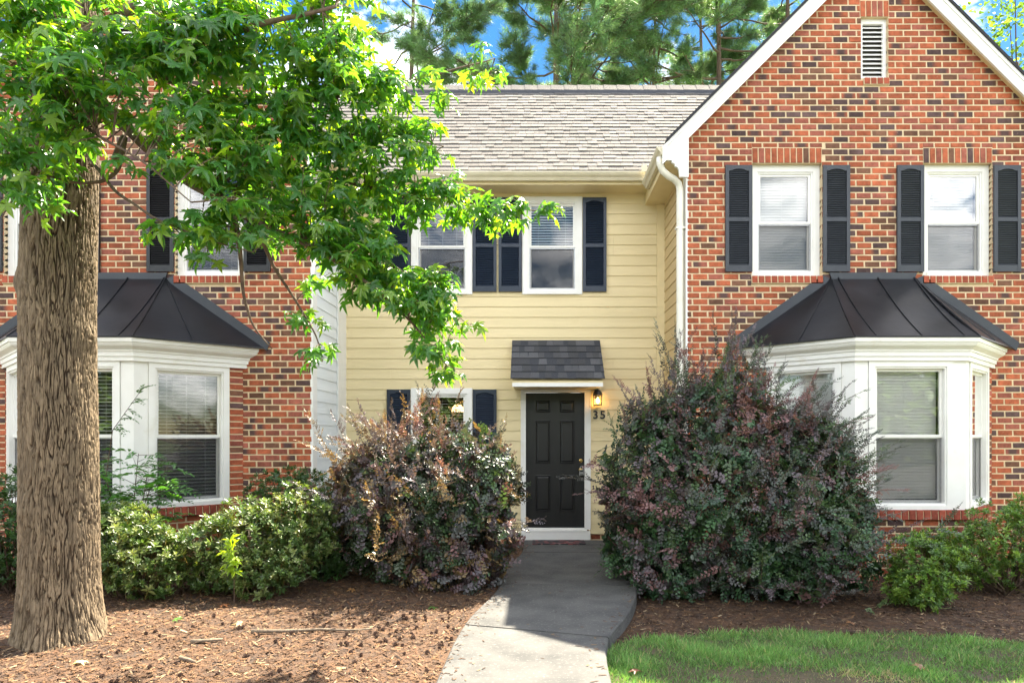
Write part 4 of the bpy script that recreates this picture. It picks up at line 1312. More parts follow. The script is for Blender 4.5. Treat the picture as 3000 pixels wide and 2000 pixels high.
def doormat():
    m = MB()
    n = 40
    x0, x1, y0, y1 = -0.03, 0.745, 9.93, 10.31
    V = []; F = []
    for j in range(9):
        for i in range(n + 1):
            V.append((x0 + (x1 - x0) * i / n, y0 + (y1 - y0) * j / 8, 0.014 + 0.003 * mnoise.noise(Vector((i * 0.3, j * 0.5, 2)))))
    for j in range(8):
        for i in range(n):
            a = j * (n + 1) + i; F.append((a, a + 1, a + n + 2, a + n + 1))
    k = len(V)
    ring = [i for i in range(n + 1)] + [j * (n + 1) + n for j in range(1, 9)] + [8 * (n + 1) + i for i in range(n - 1, -1, -1)] + [j * (n + 1) for j in range(7, 0, -1)]
    for q in ring: V.append((V[q][0], V[q][1], 0.001))
    for q in range(len(ring)):
        r = (q + 1) % len(ring); F.append((ring[q], k + q, k + r, ring[r]))
    me = bpy.data.meshes.new('doormat'); me.from_pydata(V, [], F); me.update()
    tag(link('doormat', me, M['doormat']), 'dark doormat with red pattern on the step at the door', 'doormat')
doormat()


# ================================================================== VEGETATION
def rand_unit(n):
    return unit(rng.normal(size=(n, 3)))

def leaf_star():
    """five lobed sweetgum leaf, base at origin, tip along +y, unit span about 1"""
    lobes = [(-118, 0.46), (-58, 0.60), (0, 0.72), (58, 0.60), (118, 0.46)]
    c = np.array((0.0, 0.16))
    pts = [(0.0, 0.02)]
    for i, (a, l) in enumerate(lobes):
        t = R(a); d = np.array((math.sin(t), math.cos(t))); s = np.array((d[1], -d[0]))
        w = 0.115
        for q in ((c + d * l * 0.36 - s * w), (c + d * l * 0.66 - s * w * 0.75), (c + d * l), (c + d * l * 0.66 + s * w * 0.75), (c + d * l * 0.36 + s * w)):
            pts.append(tuple(q))
    pts = np.array(pts)
    V = [(c[0], c[1], 0.0)] + [(x, y, 0.0) for x, y in pts]
    V = np.array(V)
    r = np.hypot(V[:, 0] - c[0], V[:, 1] - c[1])
    V[:, 2] = -0.22 * r ** 2 - 0.10 * np.abs(V[:, 0]) * (V[:, 1] < 0.2)
    # cup each lobe about its midrib
    for i in range(5):
        for q, h in ((0, 0.03), (1, 0.025), (2, -0.02), (3, 0.025), (4, 0.03)):
            V[2 + i * 5 + q, 2] += h
    n = len(pts)
    F = [(0, 1 + k, 1 + (k + 1) % n) for k in range(n)]
    return V, np.array(F)

LEAFV, LEAFF = leaf_star()
LEAFS = []
for _k in range(5):
    _v = LEAFV.copy(); _r = np.random.default_rng(60 + _k)
    _v[:, 2] += -(0.05 + 0.28 * _r.random()) * np.maximum(0, _v[:, 1]) ** 2 + _r.uniform(-0.35, 0.35) * _v[:, 0] * _v[:, 1] + _r.uniform(-0.25, 0.35) * _v[:, 0] ** 2
    _v[:, 0] *= _r.uniform(0.85, 1.08); _v[1:, :2] += _r.normal(0, 0.018, (len(_v) - 1, 2))
    LEAFS.append(_v)

def sweetgum():
    base = np.array((-3.755, 5.38, 0.0))
    root = thing('sweetgum_tree', 'large sweetgum tree with furrowed brown trunk and star shaped leaves at left', 'tree', tuple(base))
    # trunk
    na, nzv = 620, 640
    z = np.linspace(-0.12, 6.2, nzv)[:, None] * np.ones((1, na)); a = (np.arange(na) * 2 * math.pi / na)[None] * np.ones((nzv, 1))
    ca, sa = np.cos(a), np.sin(a)
    st3 = lambda x, y, w: np.stack([x, y, w], -1)
    r = 0.258 + 0.030 * np.exp(-np.maximum(z, 0) / 0.30) - 0.005 * np.maximum(z - 0.5, 0)
    cx = base[0] + 0.05 * np.exp(-np.maximum(z, 0) / 0.7) - 0.02 + 0.006 * z + 0.012 * np.sin(z * 1.7); cy = base[1] + 0.01 * z
    pc = lambda q, n: np.maximum(0, np.cos(a - q)) ** n
    fl = np.maximum(0, 0.60 - z) ** 2.2 * (0.16 * pc(3.35, 3) + 0.30 * pc(4.9, 8) + 0.25 * pc(-0.35, 6) + 0.30 * pc(1.6, 4))
    wx = vnoise(st3(ca * 2.2 + 3, sa * 2.2, z * 2.4))
    wy = vnoise(st3(ca * 5 + 13, sa * 5, z * 5.0))
    n1 = vnoise(st3(ca * 13.5 + 20 + wx * 0.8 + wy * 0.7, sa * 13.5 + 20, z * 4.0 + 0.5 * wx + 30))
    n2 = vnoise(st3(ca * 25.0 + 40 + wx * 1.0 + wy * 1.0, sa * 25.0 + 40, z * 8.5 + 50))
    n3 = vnoise(st3(ca * 42.0 + 60, sa * 42.0 + 60, z * 22.0 + 70))
    n4 = vnoise(st3(ca * 24.0 + 80 + wy * 0.5, sa * 24.0 + 80, z * 8.0 + 90))
    f1 = np.clip(1 - np.abs(n1) / 0.11, 0, 1); f2 = np.clip(1 - np.abs(n2) / 0.13, 0, 1) * np.clip(0.5 + n4 * 1.5, 0.15, 1)
    fur = np.maximum(f1 ** 0.75 * 0.030, f2 ** 0.8 * 0.019)
    h = 0.012 - fur + 0.0030 * n3 + 0.005 * n4 + 0.012 * vnoise(st3(ca * 1.2 + 7, sa * 1.2 + 7, z * 0.7 + 7))
    ab = np.where(a > 3, a, a + 6.283)
    kn = 0.05 * np.exp(-((z - 2.78) ** 2 + ((a - 3.35) * 0.33) ** 2) / 0.012) + 0.022 * np.exp(-((z - 1.0) ** 2 + ((a - 4.3) * 0.33) ** 2) / 0.012) + 0.03 * np.exp(-((z - 2.35) ** 2 + ((ab - 6.2) * 0.33) ** 2) / 0.01)
    rr = r + fl + h + kn
    V = np.stack([cx + rr * ca, cy + rr * sa, z], -1)
    # bark colour grey tan on the plates, darkened to brown along the furrow cracks
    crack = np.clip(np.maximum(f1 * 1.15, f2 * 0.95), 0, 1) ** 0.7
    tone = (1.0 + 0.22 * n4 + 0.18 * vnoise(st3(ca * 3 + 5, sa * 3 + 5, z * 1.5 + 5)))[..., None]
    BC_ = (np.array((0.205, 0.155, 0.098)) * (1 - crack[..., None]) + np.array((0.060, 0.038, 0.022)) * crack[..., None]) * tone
    idx = np.arange(nzv * na).reshape(nzv, na); nx = np.roll(idx, -1, axis=1)
    F = np.stack([idx[:-1], nx[:-1], nx[1:], idx[1:]], -1).reshape(-1, 4)
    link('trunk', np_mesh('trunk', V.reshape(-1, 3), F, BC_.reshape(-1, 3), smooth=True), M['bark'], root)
    # limbs: guide lines (pixel, pixel, depth) -> world
    limbs = [
        ([(230, 240, 5.30), (330, 330, 5.2), (430, 425, 5.15), (520, 500, 5.1), (600, 560, 5.05), (680, 590, 5.0)], 0.075, 0.028),
        ([(600, 560, 5.05), (660, 520, 5.1), (760, 480, 5.3), (900, 500, 5.5), (1050, 540, 5.6), (1200, 575, 5.7), (1400, 600, 5.8), (1620, 618, 5.9)], 0.03, 0.004),
        ([(680, 590, 5.0), (690, 640, 5.0), (700, 760, 5.1), (715, 860, 5.2), (740, 950, 5.3), (800, 1020, 5.4)], 0.024, 0.004),
        ([(640, 575, 5.03), (740, 650, 5.1), (860, 700, 5.2), (980, 760, 5.3), (1100, 850, 5.4), (1220, 960, 5.5), (1310, 1070, 5.5)], 0.028, 0.004),
        ([(860, 700, 5.2), (1000, 690, 5.4), (1110, 740, 5.5), (1230, 830, 5.6), (1370, 950, 5.7)], 0.016, 0.003),
        ([(740, 650, 5.1), (800, 780, 5.3), (880, 900, 5.5), (930, 980, 5.6), (950, 1060, 5.7)], 0.016, 0.003),
        ([(220, 200, 5.3), (330, 260, 5.1), (420, 200, 5.0), (560, 130, 4.9), (760, 70, 4.8), (980, 20, 4.8)], 0.05, 0.012),
        ([(420, 200, 5.0), (560, 260, 5.1), (740, 300, 5.2), (950, 290, 5.3), (1150, 250, 5.5), (1300, 215, 5.7), (1450, 170, 5.9)], 0.032, 0.004),
        ([(430, 425, 5.15), (560, 400, 5.2), (720, 390, 5.3), (900, 380, 5.4), (1100, 400, 5.6), (1300, 430, 5.8)], 0.026, 0.004),
        ([(340, 470, 5.2), (370, 400, 5.1), (365, 440, 5.1), (345, 500, 5.05), (300, 530, 5.0), (210, 540, 4.9), (90, 500, 4.8)], 0.028, 0.005),
        ([(180, 240, 5.1), (130, 150, 4.9), (120, 60, 4.7), (40, -30, 4.6)], 0.035, 0.01),
        ([(170, 330, 5.05), (150, 260, 4.9), (200, 340, 4.7), (300, 400, 4.6), (420, 470, 4.5), (560, 590, 4.5)], 0.018, 0.004),
        ([(150, 400, 5.0), (110, 480, 4.8), (60, 560, 4.7), (10, 640, 4.7)], 0.016, 0.004),
        ([(220, 120, 5.3), (400, 20, 5.4), (620, -60, 5.5), (900, -120, 5.6), (1150, -80, 5.7)], 0.05, 0.008),
        ([(180, 100, 5.3), (60, 20, 5.5), (-150, -80, 5.7), (-400, -150, 5.9)], 0.05, 0.008),
        ([(200, 0, 5.3), (330, -200, 5.3), (500, -420, 5.4)], 0.06, 0.015),
        ([(180, -50, 5.3), (40, -300, 5.2), (-160, -500, 5.2)], 0.06, 0.015),
        ([(240, 420, 5.2), (330, 560, 4.9), (450, 640, 4.8), (600, 700, 4.8), (740, 740, 4.9)], 0.014, 0.003),
    ]
    pts_all = []
    for path, r0, r1 in limbs:
        P = np.array([W(*p) for p in path])
        # resample smoothly
        t = np.linspace(0, 1, len(P)); tt = np.linspace(0, 1, len(P) * 5)
        Q = np.stack([np.interp(tt, t, P[:, k]) for k in range(3)], 1)
        for _ in range(3): Q[1:-1] = (Q[:-2] + 2 * Q[1:-1] + Q[2:]) / 4
        Q += np.array([[0.02 * mnoise.noise(Vector((q[0] * 3, q[1] * 3, q[2] * 3 + k * 9))) for k in range(3)] for q in Q])
        rad = np.linspace(r0, r1, len(Q))
        m = MB(); m.tube(Q, rad, 9); m.build('limb', M['limb'], root, True)
        pts_all.append(Q)
    LP = np.concatenate(pts_all)
    # sprays of foliage: (px, py, depth, radius px x, radius px y, twigs)
    sprays = [
        (60, 80, 4.6, 160, 150, 34), (60, 250, 4.5, 130, 130, 22), (50, 420, 4.6, 110, 100, 16), (40, 560, 4.7, 80, 80, 9),
        (230, 60, 4.55, 170, 110, 32), (240, 210, 4.5, 150, 100, 20), (200, 370, 4.6, 120, 80, 8), (190, 620, 4.7, 90, 70, 6), (120, 500, 4.6, 90, 80, 6), (230, 500, 4.6, 60, 60, 3),
        (430, 80, 4.7, 190, 130, 40), (430, 230, 4.7, 170, 110, 30), (450, 340, 4.75, 150, 70, 11), (620, 80, 4.8, 190, 130, 40), (620, 240, 4.8, 180, 120, 38),
        (640, 390, 4.85, 150, 90, 24), (500, 540, 4.8, 110, 60, 7), (800, 90, 5.0, 180, 150, 40), (800, 270, 5.1, 180, 130, 40), (790, 420, 5.1, 160, 110, 32),
        (660, 520, 4.9, 150, 90, 22), (980, 60, 5.2, 130, 130, 32), (1020, 200, 5.3, 130, 110, 30), (1000, 330, 5.3, 150, 110, 34), (1000, 450, 5.4, 160, 90, 30),
        (1170, 240, 5.5, 130, 60, 16), (1190, 330, 5.6, 130, 80, 20), (1320, 250, 5.7, 50, 60, 6), (1390, 200, 5.8, 50, 40, 5), (1440, 165, 5.9, 35, 35, 3), (1240, 420, 5.7, 80, 70, 12), (1160, 480, 5.6, 110, 60, 14),
        (1130, 550, 5.6, 150, 60, 26), (1250, 590, 5.7, 120, 50, 22), (1380, 620, 5.8, 90, 45, 16), (1490, 640, 5.85, 70, 40, 10), (1590, 625, 5.9, 40, 22, 4), (1330, 560, 5.8, 60, 35, 5),
        (850, 560, 5.2, 170, 90, 34), (730, 640, 5.0, 150, 80, 22), (570, 650, 4.85, 130, 60, 14), (900, 660, 5.3, 150, 80, 28), (1020, 610, 5.5, 140, 70, 22),
        (1040, 720, 5.4, 130, 70, 26), (1120, 790, 5.5, 140, 70, 38), (1200, 850, 5.55, 120, 70, 34), (1100, 860, 5.4, 80, 50, 12), (1240, 930, 5.6, 80, 60, 20), (1290, 1020, 5.6, 55, 50, 11), (1330, 1075, 5.6, 35, 35, 5),
        (1280, 790, 5.6, 70, 40, 9), (930, 780, 5.5, 60, 50, 5), (910, 940, 5.6, 45, 50, 4), (940, 1040, 5.7, 45, 45, 5), (870, 900, 5.5, 30, 30, 1),
        (700, 770, 5.0, 70, 30, 3), (480, 660, 4.8, 70, 50, 4), (1370, 950, 5.7, 22, 20, 2), (1150, 660, 5.5, 70, 40, 7),
        # above and beside the frame
        (100, -90, 4.9, 200, 60, 8), (400, -90, 5.0, 200, 60, 8), (700, -90, 5.2, 200, 60, 8), (960, -80, 5.4, 140, 60, 7),
        (-200, 100, 5.0, 140, 200, 12), (-300, -150, 5.4, 200, 160, 8), (-160, 400, 4.9, 110, 150, 8),
    ]
    leaf_pos, leaf_dir, leaf_nor, leaf_sc, leaf_col = [], [], [], [], []
    tw = MB(); pet = MB()
    r_ = random.Random(99)
    for (px, py, d, rx, ry, n) in sprays:
        c = W(px, py, d); ax = rx * d / 2000; az = ry * d / 2000; ay = 0.45
        for _ in range(max(1, int(n * (0.80 if py < 480 and px < 1100 else 0.60)))):
            while True:
                q = np.array([r_.uniform(-1, 1) for _ in range(3)])
                if q @ q < 1: break
            tip = c + q * (ax, ay, az)
            # twig from the nearest limb point that lies inwards
            dd = LP - tip; dist = np.linalg.norm(dd, axis=1) + 0.3 * np.maximum(0, LP[:, 0] - tip[0])
            b = LP[np.argmin(dist)]
            v = tip - b; ln = np.linalg.norm(v)
            if ln > 0.75:
                b = tip - v / ln * r_.uniform(0.45, 0.75)
                long_ = True
            else: long_ = False
            mid = (b + tip) / 2 + np.array((r_.uniform(-.04, .04), r_.uniform(-.04, .04), 0.06 * ln))
            tw.tube([b, mid, tip], [0.006, 0.004, 0.002], 4, cap=False)
            out = unit(tip - b)
            nl = r_.randint(6, 9)
            for k in range(nl):
                t = 0.35 + 0.65 * (k + 0.6) / nl
                pb = (1 - t) ** 2 * b + 2 * t * (1 - t) * mid + t * t * tip
                a = r_.uniform(0, 2 * math.pi)
                sd = unit(np.array((math.cos(a), math.sin(a) - 0.35, r_.uniform(-0.3, 0.5))) + out * 0.5)
                pl = r_.uniform(0.05, 0.10)
                pe = pb + sd * pl + np.array((0, 0, -0.01))
                tip_d = unit(sd * 0.65 + np.array((0.12, -0.15, -0.62)) + np.array([r_.gauss(0, 0.38) for _ in range(3)]))
                nor = unit(np.array((0.0, -0.25, 0.75)) + sd * 0.35 + np.array([r_.gauss(0, 0.40) for _ in range(3)]))
                pet.tube([pb, (pb + pe) / 2 + np.array((0, 0, 0.012)), pe], 0.0013, 3, cap=False)
                leaf_pos.append(pe); leaf_dir.append(tip_d); leaf_nor.append(nor)
                leaf_sc.append(r_.triangular(0.062, 0.160, 0.110))
                g = r_.uniform(0.75, 1.2)
                base_c = np.array((0.060, 0.178, 0.050)) if r_.random() < 0.72 else np.array((0.140, 0.255, 0.045))
                leaf_col.append(base_c * g)
    tag(tw.build('twigs', M['limb'], root), kind='stuff')
    tag(pet.build('petioles', M['petiole'], root), kind='stuff')
    P = np.array(leaf_pos); D = np.array(leaf_dir); Nn = np.array(leaf_nor); S = np.array(leaf_sc); C = np.array(leaf_col)
    Rm = frames(D, Nn)
    # nearest leaves in view are parts of their own
    px = 1566 + P[:, 0] / P[:, 1] * 2000; py = 1278 - (P[:, 2] - CAMZ) / P[:, 1] * 2000
    size = np.where((px > 10) & (px < 1700) & (py > 10) & (py < 1150), S / P[:, 1], 0)
    order = np.argsort(-size); near = order[:296]; far = order[296:]
    vs, fs, cs = [], [], []; k = 0
    for q in range(5):
        sel = far[q::5]
        V, F, CC = scatter(LEAFS[q], LEAFF, P[sel], Rm[sel], S[sel] * 1.15, None, C[sel])
        vs.append(V); fs.append(F + k); cs.append(CC); k += len(V)
    tag(link('foliage', np_mesh('foliage', np.concatenate(vs), np.concatenate(fs), np.concatenate(cs), smooth=True), M['leaf'], root), kind='stuff')
    for i in near:
        V, F, CC = scatter(LEAFS[i % 5], LEAFF, P[i:i + 1], Rm[i:i + 1], S[i:i + 1] * 1.15, None, C[i:i + 1])
        link('leaf', np_mesh('leaf', V, F, CC, smooth=True), M['leaf'], root)
    # young green seed balls hanging in the crown
    gb = MB()
    return len(P)
print('sweetgum leaves', sweetgum())

# ---------------------------------------------------------------- shrubs
def oval_leaf(w=0.5, fold=0.12, droop=0.15):
    """2 quads folded on the midrib, base at 0, tip at y=1"""
    V = np.array([(0, 0, 0), (-w * 0.5, 0.32, fold), (-w * 0.42, 0.72, fold - droop * 0.5), (0, 1, -droop), (w * 0.42, 0.72, fold - droop * 0.5), (w * 0.5, 0.32, fold)])
    F = np.array([(0, 3, 2, 1), (0, 5, 4, 3)])
    return V, F

def shoot_template(n, length, leaf, w=0.55, seed=0, curve=0.12, up=0.35):
    """a leafy shoot along +y with leaves in two ranks; last leaves smaller"""
    r_ = np.random.default_rng(seed)
    LV, LF = oval_leaf(w)
    Vs, Fs, Cs = [], [], []
    k = 0
    for i in range(n):
        t = (i + 0.5) / n
        y = length * t; zc = -curve * length * t * t
        sd = 1 if i % 2 else -1
        ang = R(r_.uniform(38, 70)) * sd
        d = np.array((math.sin(ang), math.cos(ang), r_.uniform(-0.15, up)))
        nrm = np.array((r_.normal(0, 0.25), r_.normal(0, 0.25), 1.0))
        Rm = frames(d[None], nrm[None])
        s = leaf * (1.1 - 0.55 * t) * r_.uniform(0.8, 1.15)
        V, F, _ = scatter(LV, LF, np.array([(0, y, zc)]), Rm, np.array([s]))
        Vs.append(V); Fs.append(F + k); k += len(V)
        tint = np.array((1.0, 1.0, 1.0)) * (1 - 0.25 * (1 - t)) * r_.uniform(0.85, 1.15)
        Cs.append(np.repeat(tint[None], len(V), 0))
    # stem: thin strip
    st = np.array([(-0.0016, 0, 0), (0.0016, 0, 0), (0.0012, length, -curve * length), (-0.0012, length, -curve * length)])
    Vs.append(st); Fs.append(np.array([(0, 1, 2, 3)]) + k); Cs.append(np.repeat(np.array([[0.6, 0.5, 0.5]]), 4, 0))
    return np.concatenate(Vs), np.concatenate(Fs), np.concatenate(Cs)

def in_union(p, E, k=1.0):
    m = np.zeros(len(p), bool)
    for (c, r) in E:
        m |= (((p - np.array(c)) / (np.array(r) * k)) ** 2).sum(1) < 1
    return m

def sample_shell(E, n, inner=0.72):
    """points in the outer shell of a union of ellipsoids, with outward normals"""
    pts, nor = [], []
    w = np.array([np.prod(r) ** 0.67 for c, r in E]); w /= w.sum()
    while sum(map(len, pts)) < n:
        k = rng.choice(len(E), p=w, size=n)
        u = rand_unit(n); rad = inner + (1 - inner) * rng.random(n) ** 0.6
        c = np.array([E[i][0] for i in k]); r = np.array([E[i][1] for i in k])
        p = c + u * r * rad[:, None]
        nn = unit(u / r)
        ok = ~in_union(p, E, inner * 0.96) & (p[:, 2] > -0.08)
        pts.append(p[ok]); nor.append(nn[ok])
    return np.concatenate(pts)[:n], np.concatenate(nor)[:n]

def lump(p, f=2.6, z=0.0):
    return vnoise(np.asarray(p) * f + np.array((37.0, 51.0, 23.0 + z)))

def loropetalum(name, label, E, nshoot, whips, base, seed, palette, leaf=0.054, stems=14):
    root = thing(name, label, 'shrub', base)
    T = [shoot_template(11, 0.21, leaf, 0.66, seed * 10 + i, 0.25, 0.4) for i in range(5)]
    P, N = sample_shell(E, nshoot)
    # uneven outline
    lm = lump(P, 2.6, seed) + 0.5 * lump(P, 5.5, seed + 2)
    P = P + N * (lm * 0.24)[:, None]
    keep = lump(P, 5.0, seed + 11) > -0.42
    P, N = P[keep], N[keep]
    D = unit(N * 0.35 + np.array((0, 0, 0.10)) + rng.normal(0, 0.62, (len(P), 3)))
    NO = unit(np.array((0, 0, 0.6)) + rng.normal(0, 0.35, (len(P), 3)) + N * 0.8)
    P = P - D * 0.10
    hgt = (P[:, 2] - base[2])
    lm2 = lump(P, 1.6, seed + 7)
    pal = np.array(palette)
    pick = np.clip((lm2 * 0.7 + 0.42 + np.clip(hgt / 2.4, 0, 1) * 0.10 + rng.normal(0, 0.30, len(P))) * len(pal), 0, len(pal) - 1).astype(int)
    C = pal[pick] * rng.uniform(0.7, 1.25, (len(P), 1))
    vs, fs, cs = [], [], []; k = 0
    which = rng.integers(0, 5, len(P))
    for i in range(5):
        s = which == i
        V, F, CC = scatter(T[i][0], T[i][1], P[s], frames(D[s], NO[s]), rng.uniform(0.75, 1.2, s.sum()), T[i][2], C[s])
        vs.append(V); fs.append(F + k); cs.append(CC); k += len(V)
    # leafy plumes past the outline
    wl_ = MB()
    TL = [shoot_template(9, 0.15, leaf * 0.72, 0.62, seed * 20 + i, 0.05, 0.5) for i in range(4)]
    wp, wd, wn_, wc, ws = [], [], [], [], []
    for (p, d, n, spread) in whips:
        for _ in range(n):
            dd = unit(np.array(d) + rng.normal(0, 0.30, 3)); q = np.array(p) + rng.normal(0, spread, 3) - dd * 0.12
            Lw = rng.uniform(0.25, 0.65); bend = np.array((0, 0, rng.uniform(-0.25, 0.12)))
            cc = pal[rng.integers(len(pal) // 2 - 1, len(pal))] * rng.uniform(0.8, 1.3)
            nk = int(Lw / 0.045)
            pts = []
            for k_ in range(nk + 1):
                t = k_ / nk; x = q + dd * Lw * t + bend * Lw * t * t; pts.append(x)
                sd = 0.75 * (1 - 0.7 * t)
                wp.append(x); wd.append(unit(dd + bend * t + rng.normal(0, sd, 3))); wn_.append(unit(np.array((0, -0.5, 0.9)) + rng.normal(0, 0.4, 3)))
                wc.append(cc * rng.uniform(0.8, 1.2)); ws.append((1.1 - 0.6 * t) * rng.uniform(0.7, 1.1))
            wl_.tube([pts[0] - dd * 0.2, pts[0], pts[len(pts) // 2], pts[-1]], [0.003, 0.0025, 0.002, 0.001], 4, cap=False)
    if wp:
        wp, wd, wn_, wc, ws = map(np.array, (wp, wd, wn_, wc, ws)); wh = rng.integers(0, 4, len(wp))
        for i in range(4):
            s = wh == i
            if not s.any(): continue
            V, F, CC = scatter(TL[i][0], TL[i][1], wp[s], frames(wd[s], wn_[s]), ws[s], TL[i][2], wc[s])
            vs.append(V); fs.append(F + k); cs.append(CC); k += len(V)
    tag(link('foliage', np_mesh('foliage', np.concatenate(vs), np.concatenate(fs), np.concatenate(cs), smooth=False), M['shrubleaf'], root), kind='stuff')
    bx = np.array(base)
    for i in range(stems):
        p, n = sample_shell(E, 1, 0.5); tip = p[0]
        b = bx + np.array((rng.uniform(-.15, .15), rng.uniform(-.12, .12), -0.05))
        mid = (b + tip) / 2 + np.array((0, 0, 0.15))
        wl_.tube([b, mid, tip], [0.016, 0.011, 0.004], 6, cap=False)
    tag(wl_.build('stems', M['twig'], root), kind='stuff')
    return root

PAL = [(0.050, 0.100, 0.040), (0.062, 0.120, 0.046), (0.080, 0.115, 0.075), (0.098, 0.105, 0.100), (0.130, 0.112, 0.130), (0.155, 0.115, 0.125), (0.22, 0.12, 0.12), (0.24, 0.17, 0.08)]
PAL_R = [(0.045, 0.112, 0.048), (0.058, 0.138, 0.050), (0.048, 0.104, 0.055), (0.085, 0.150, 0.055), (0.080, 0.112, 0.078), (0.100, 0.106, 0.098), (0.140, 0.108, 0.122), (0.25, 0.135, 0.13)]
loropetalum('loropetalum_shrub', 'purple green shrub left of the walk under the lower window, its crown catching sun',
            [((-1.20, 7.52, 0.72), (0.96, 0.70, 0.84)), ((-0.88, 7.52, 1.00), (0.72, 0.60, 0.66)), ((-1.64, 7.55, 0.86), (0.58, 0.58, 0.68)), ((-0.80, 7.42, 0.50), (0.66, 0.65, 0.54))],
            3900,
            [((-1.75, 7.45, 1.42), (-0.5, -0.2, 0.7), 14, 0.12), ((-1.45, 7.4, 1.52), (-0.3, -0.2, 1), 14, 0.12), ((-1.05, 7.4, 1.55), (0.2, -0.2, 0.9), 16, 0.18), ((-0.48, 7.5, 1.25), (0.3, -0.2, 0.9), 12, 0.14),
             ((-0.34, 7.3, 0.8), (0.3, -0.8, 0.4), 8, 0.15), ((-2.02, 7.4, 1.0), (-0.9, -0.2, 0.4), 12, 0.15), ((-1.2, 6.95, 1.1), (0.0, -0.9, 0.6), 40, 0.35)],
            (-1.25, 8.0, -0.03), 1, PAL)
loropetalum('loropetalum_shrub', 'tall dark purple shrub between the walk and the right bay window',
            [((2.10, 7.40, 0.72), (1.30, 0.85, 0.92)), ((1.98, 7.50, 1.48), (0.72, 0.64, 0.78)), ((2.70, 7.25, 1.05), (0.72, 0.62, 0.78)), ((1.35, 7.45, 1.20), (0.54, 0.56, 0.78)), ((2.75, 7.15, 0.50), (0.80, 0.72, 0.58)), ((1.45, 7.3, 0.55), (0.66, 0.70, 0.64))],
            6200,
            [((1.78, 7.4, 2.20), (-0.12, -0.1, 1), 30, 0.17), ((2.28, 7.4, 2.12), (0.2, -0.1, 1), 30, 0.19), ((1.40, 7.4, 1.85), (-0.35, -0.1, 0.9), 20, 0.16), ((2.65, 7.2, 1.75), (0.4, -0.1, 0.8), 26, 0.18),
             ((3.00, 7.1, 1.50), (0.75, -0.1, 0.7), 20, 0.15), ((3.20, 7.1, 1.15), (0.95, -0.1, 0.55), 24, 0.15), ((3.25, 7.05, 0.80), (1.0, -0.1, 0.4), 22, 0.15), ((3.3, 7.0, 0.5), (1.0, -0.2, 0.3), 12, 0.15), ((1.12, 7.3, 1.7), (-0.15, -0.1, 1.0), 10, 0.12), ((1.0, 7.2, 1.0), (-0.4, -0.6, 0.5), 10, 0.2), ((3.05, 7.1, 1.75), (0.8, -0.1, 0.8), 10, 0.12), ((2.2, 7.4, 2.25), (0.05, -0.1, 1), 10, 0.15),
             ((2.0, 6.75, 1.2), (0.0, -0.8, 0.6), 40, 0.45), ((2.5, 6.6, 0.7), (0.2, -0.9, 0.3), 30, 0.4)],
            (2.1, 7.5, -0.10), 2, PAL_R, leaf=0.052, stems=22)

def whorl_template(n, leaf, seed):
    r_ = np.random.default_rng(seed); LV, LF = oval_leaf(0.40, 0.06, 0.12)
    Vs, Fs, Cs = [], [], []; k = 0
    for i in range(n):
        a = 2.4 * i + r_.uniform(-.2, .2); tilt = 0.15 + 0.9 * (i / n)
        d = np.array((math.cos(a) * math.sin(tilt + 0.35), math.cos(tilt + 0.35) * 1.0, math.sin(a) * math.sin(tilt + 0.35)))
        nrm = np.array((-math.cos(a) * 0.5, 1.0, -math.sin(a) * 0.5)) + r_.normal(0, 0.12, 3)
        s = leaf * (0.55 + 0.55 * i / n) * r_.uniform(0.85, 1.15)
        V, F, _ = scatter(LV, LF, np.array([(0, -0.018 * i / n * 2, 0)]), frames(d[None], nrm[None]), np.array([s]))
        Vs.append(V); Fs.append(F + k); k += len(V)
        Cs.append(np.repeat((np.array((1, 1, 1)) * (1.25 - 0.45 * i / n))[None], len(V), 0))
    st = np.array([(-0.002, -0.12, 0), (0.002, -0.12, 0), (0.0015, 0, 0), (-0.0015, 0, 0)])
    Vs.append(st); Fs.append(np.array([(0, 1, 2, 3)]) + k); Cs.append(np.repeat(np.array([[0.9, 0.5, 0.5]]), 4, 0))
    return np.concatenate(Vs), np.concatenate(Fs), np.concatenate(Cs)

def azalea(name, label, E, n, base, seed, palette, leaf=0.060, inner=0.5, stems=16, cat='shrub'):
    root = thing(name, label, cat, base)
    T = [whorl_template(9, leaf, seed * 30 + i) for i in range(4)]
    P, N = sample_shell(E, n, inner)
    lm = lump(P, 3.4, seed + 3); P = P + N * (lm * 0.12)[:, None]
    keep = lump(P, 4.5, seed + 20) > -0.40
    P, N = P[keep], N[keep]
    D = unit(N * 0.5 + np.array((0, -0.1, 0.75)) + rng.normal(0, 0.32, (len(P), 3)))
    NO = rand_unit(len(P))
    pal = np.array(palette); C = pal[rng.integers(0, len(pal), len(P))] * rng.uniform(0.75, 1.25, (len(P), 1))
    wh = rng.integers(0, 4, len(P)); vs, fs, cs = [], [], []; k = 0
    for i in range(4):
        s = wh == i
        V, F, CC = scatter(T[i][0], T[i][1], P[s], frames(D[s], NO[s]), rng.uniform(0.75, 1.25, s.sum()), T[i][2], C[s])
        vs.append(V); fs.append(F + k); cs.append(CC); k += len(V)
    tag(link('foliage', np_mesh('foliage', np.concatenate(vs), np.concatenate(fs), np.concatenate(cs)), M['azalea'], root), kind='stuff')
    m = MB(); bx = np.array(base)
    for i in rng.choice(len(P), min(stems * 4, len(P)), replace=False):
        tip = P[i] - D[i] * 0.1; b = bx + np.array((rng.uniform(-.1, .1), rng.uniform(-.1, .1), -0.05)); mid = (b + tip) / 2 + np.array((0, 0, -0.04)) + rng.normal(0, 0.03, 3)
        m.tube([b, mid, tip], [0.009, 0.006, 0.003], 5, cap=False)
    tag(m.build('stems', M['twig'], root), kind='stuff')
    return root

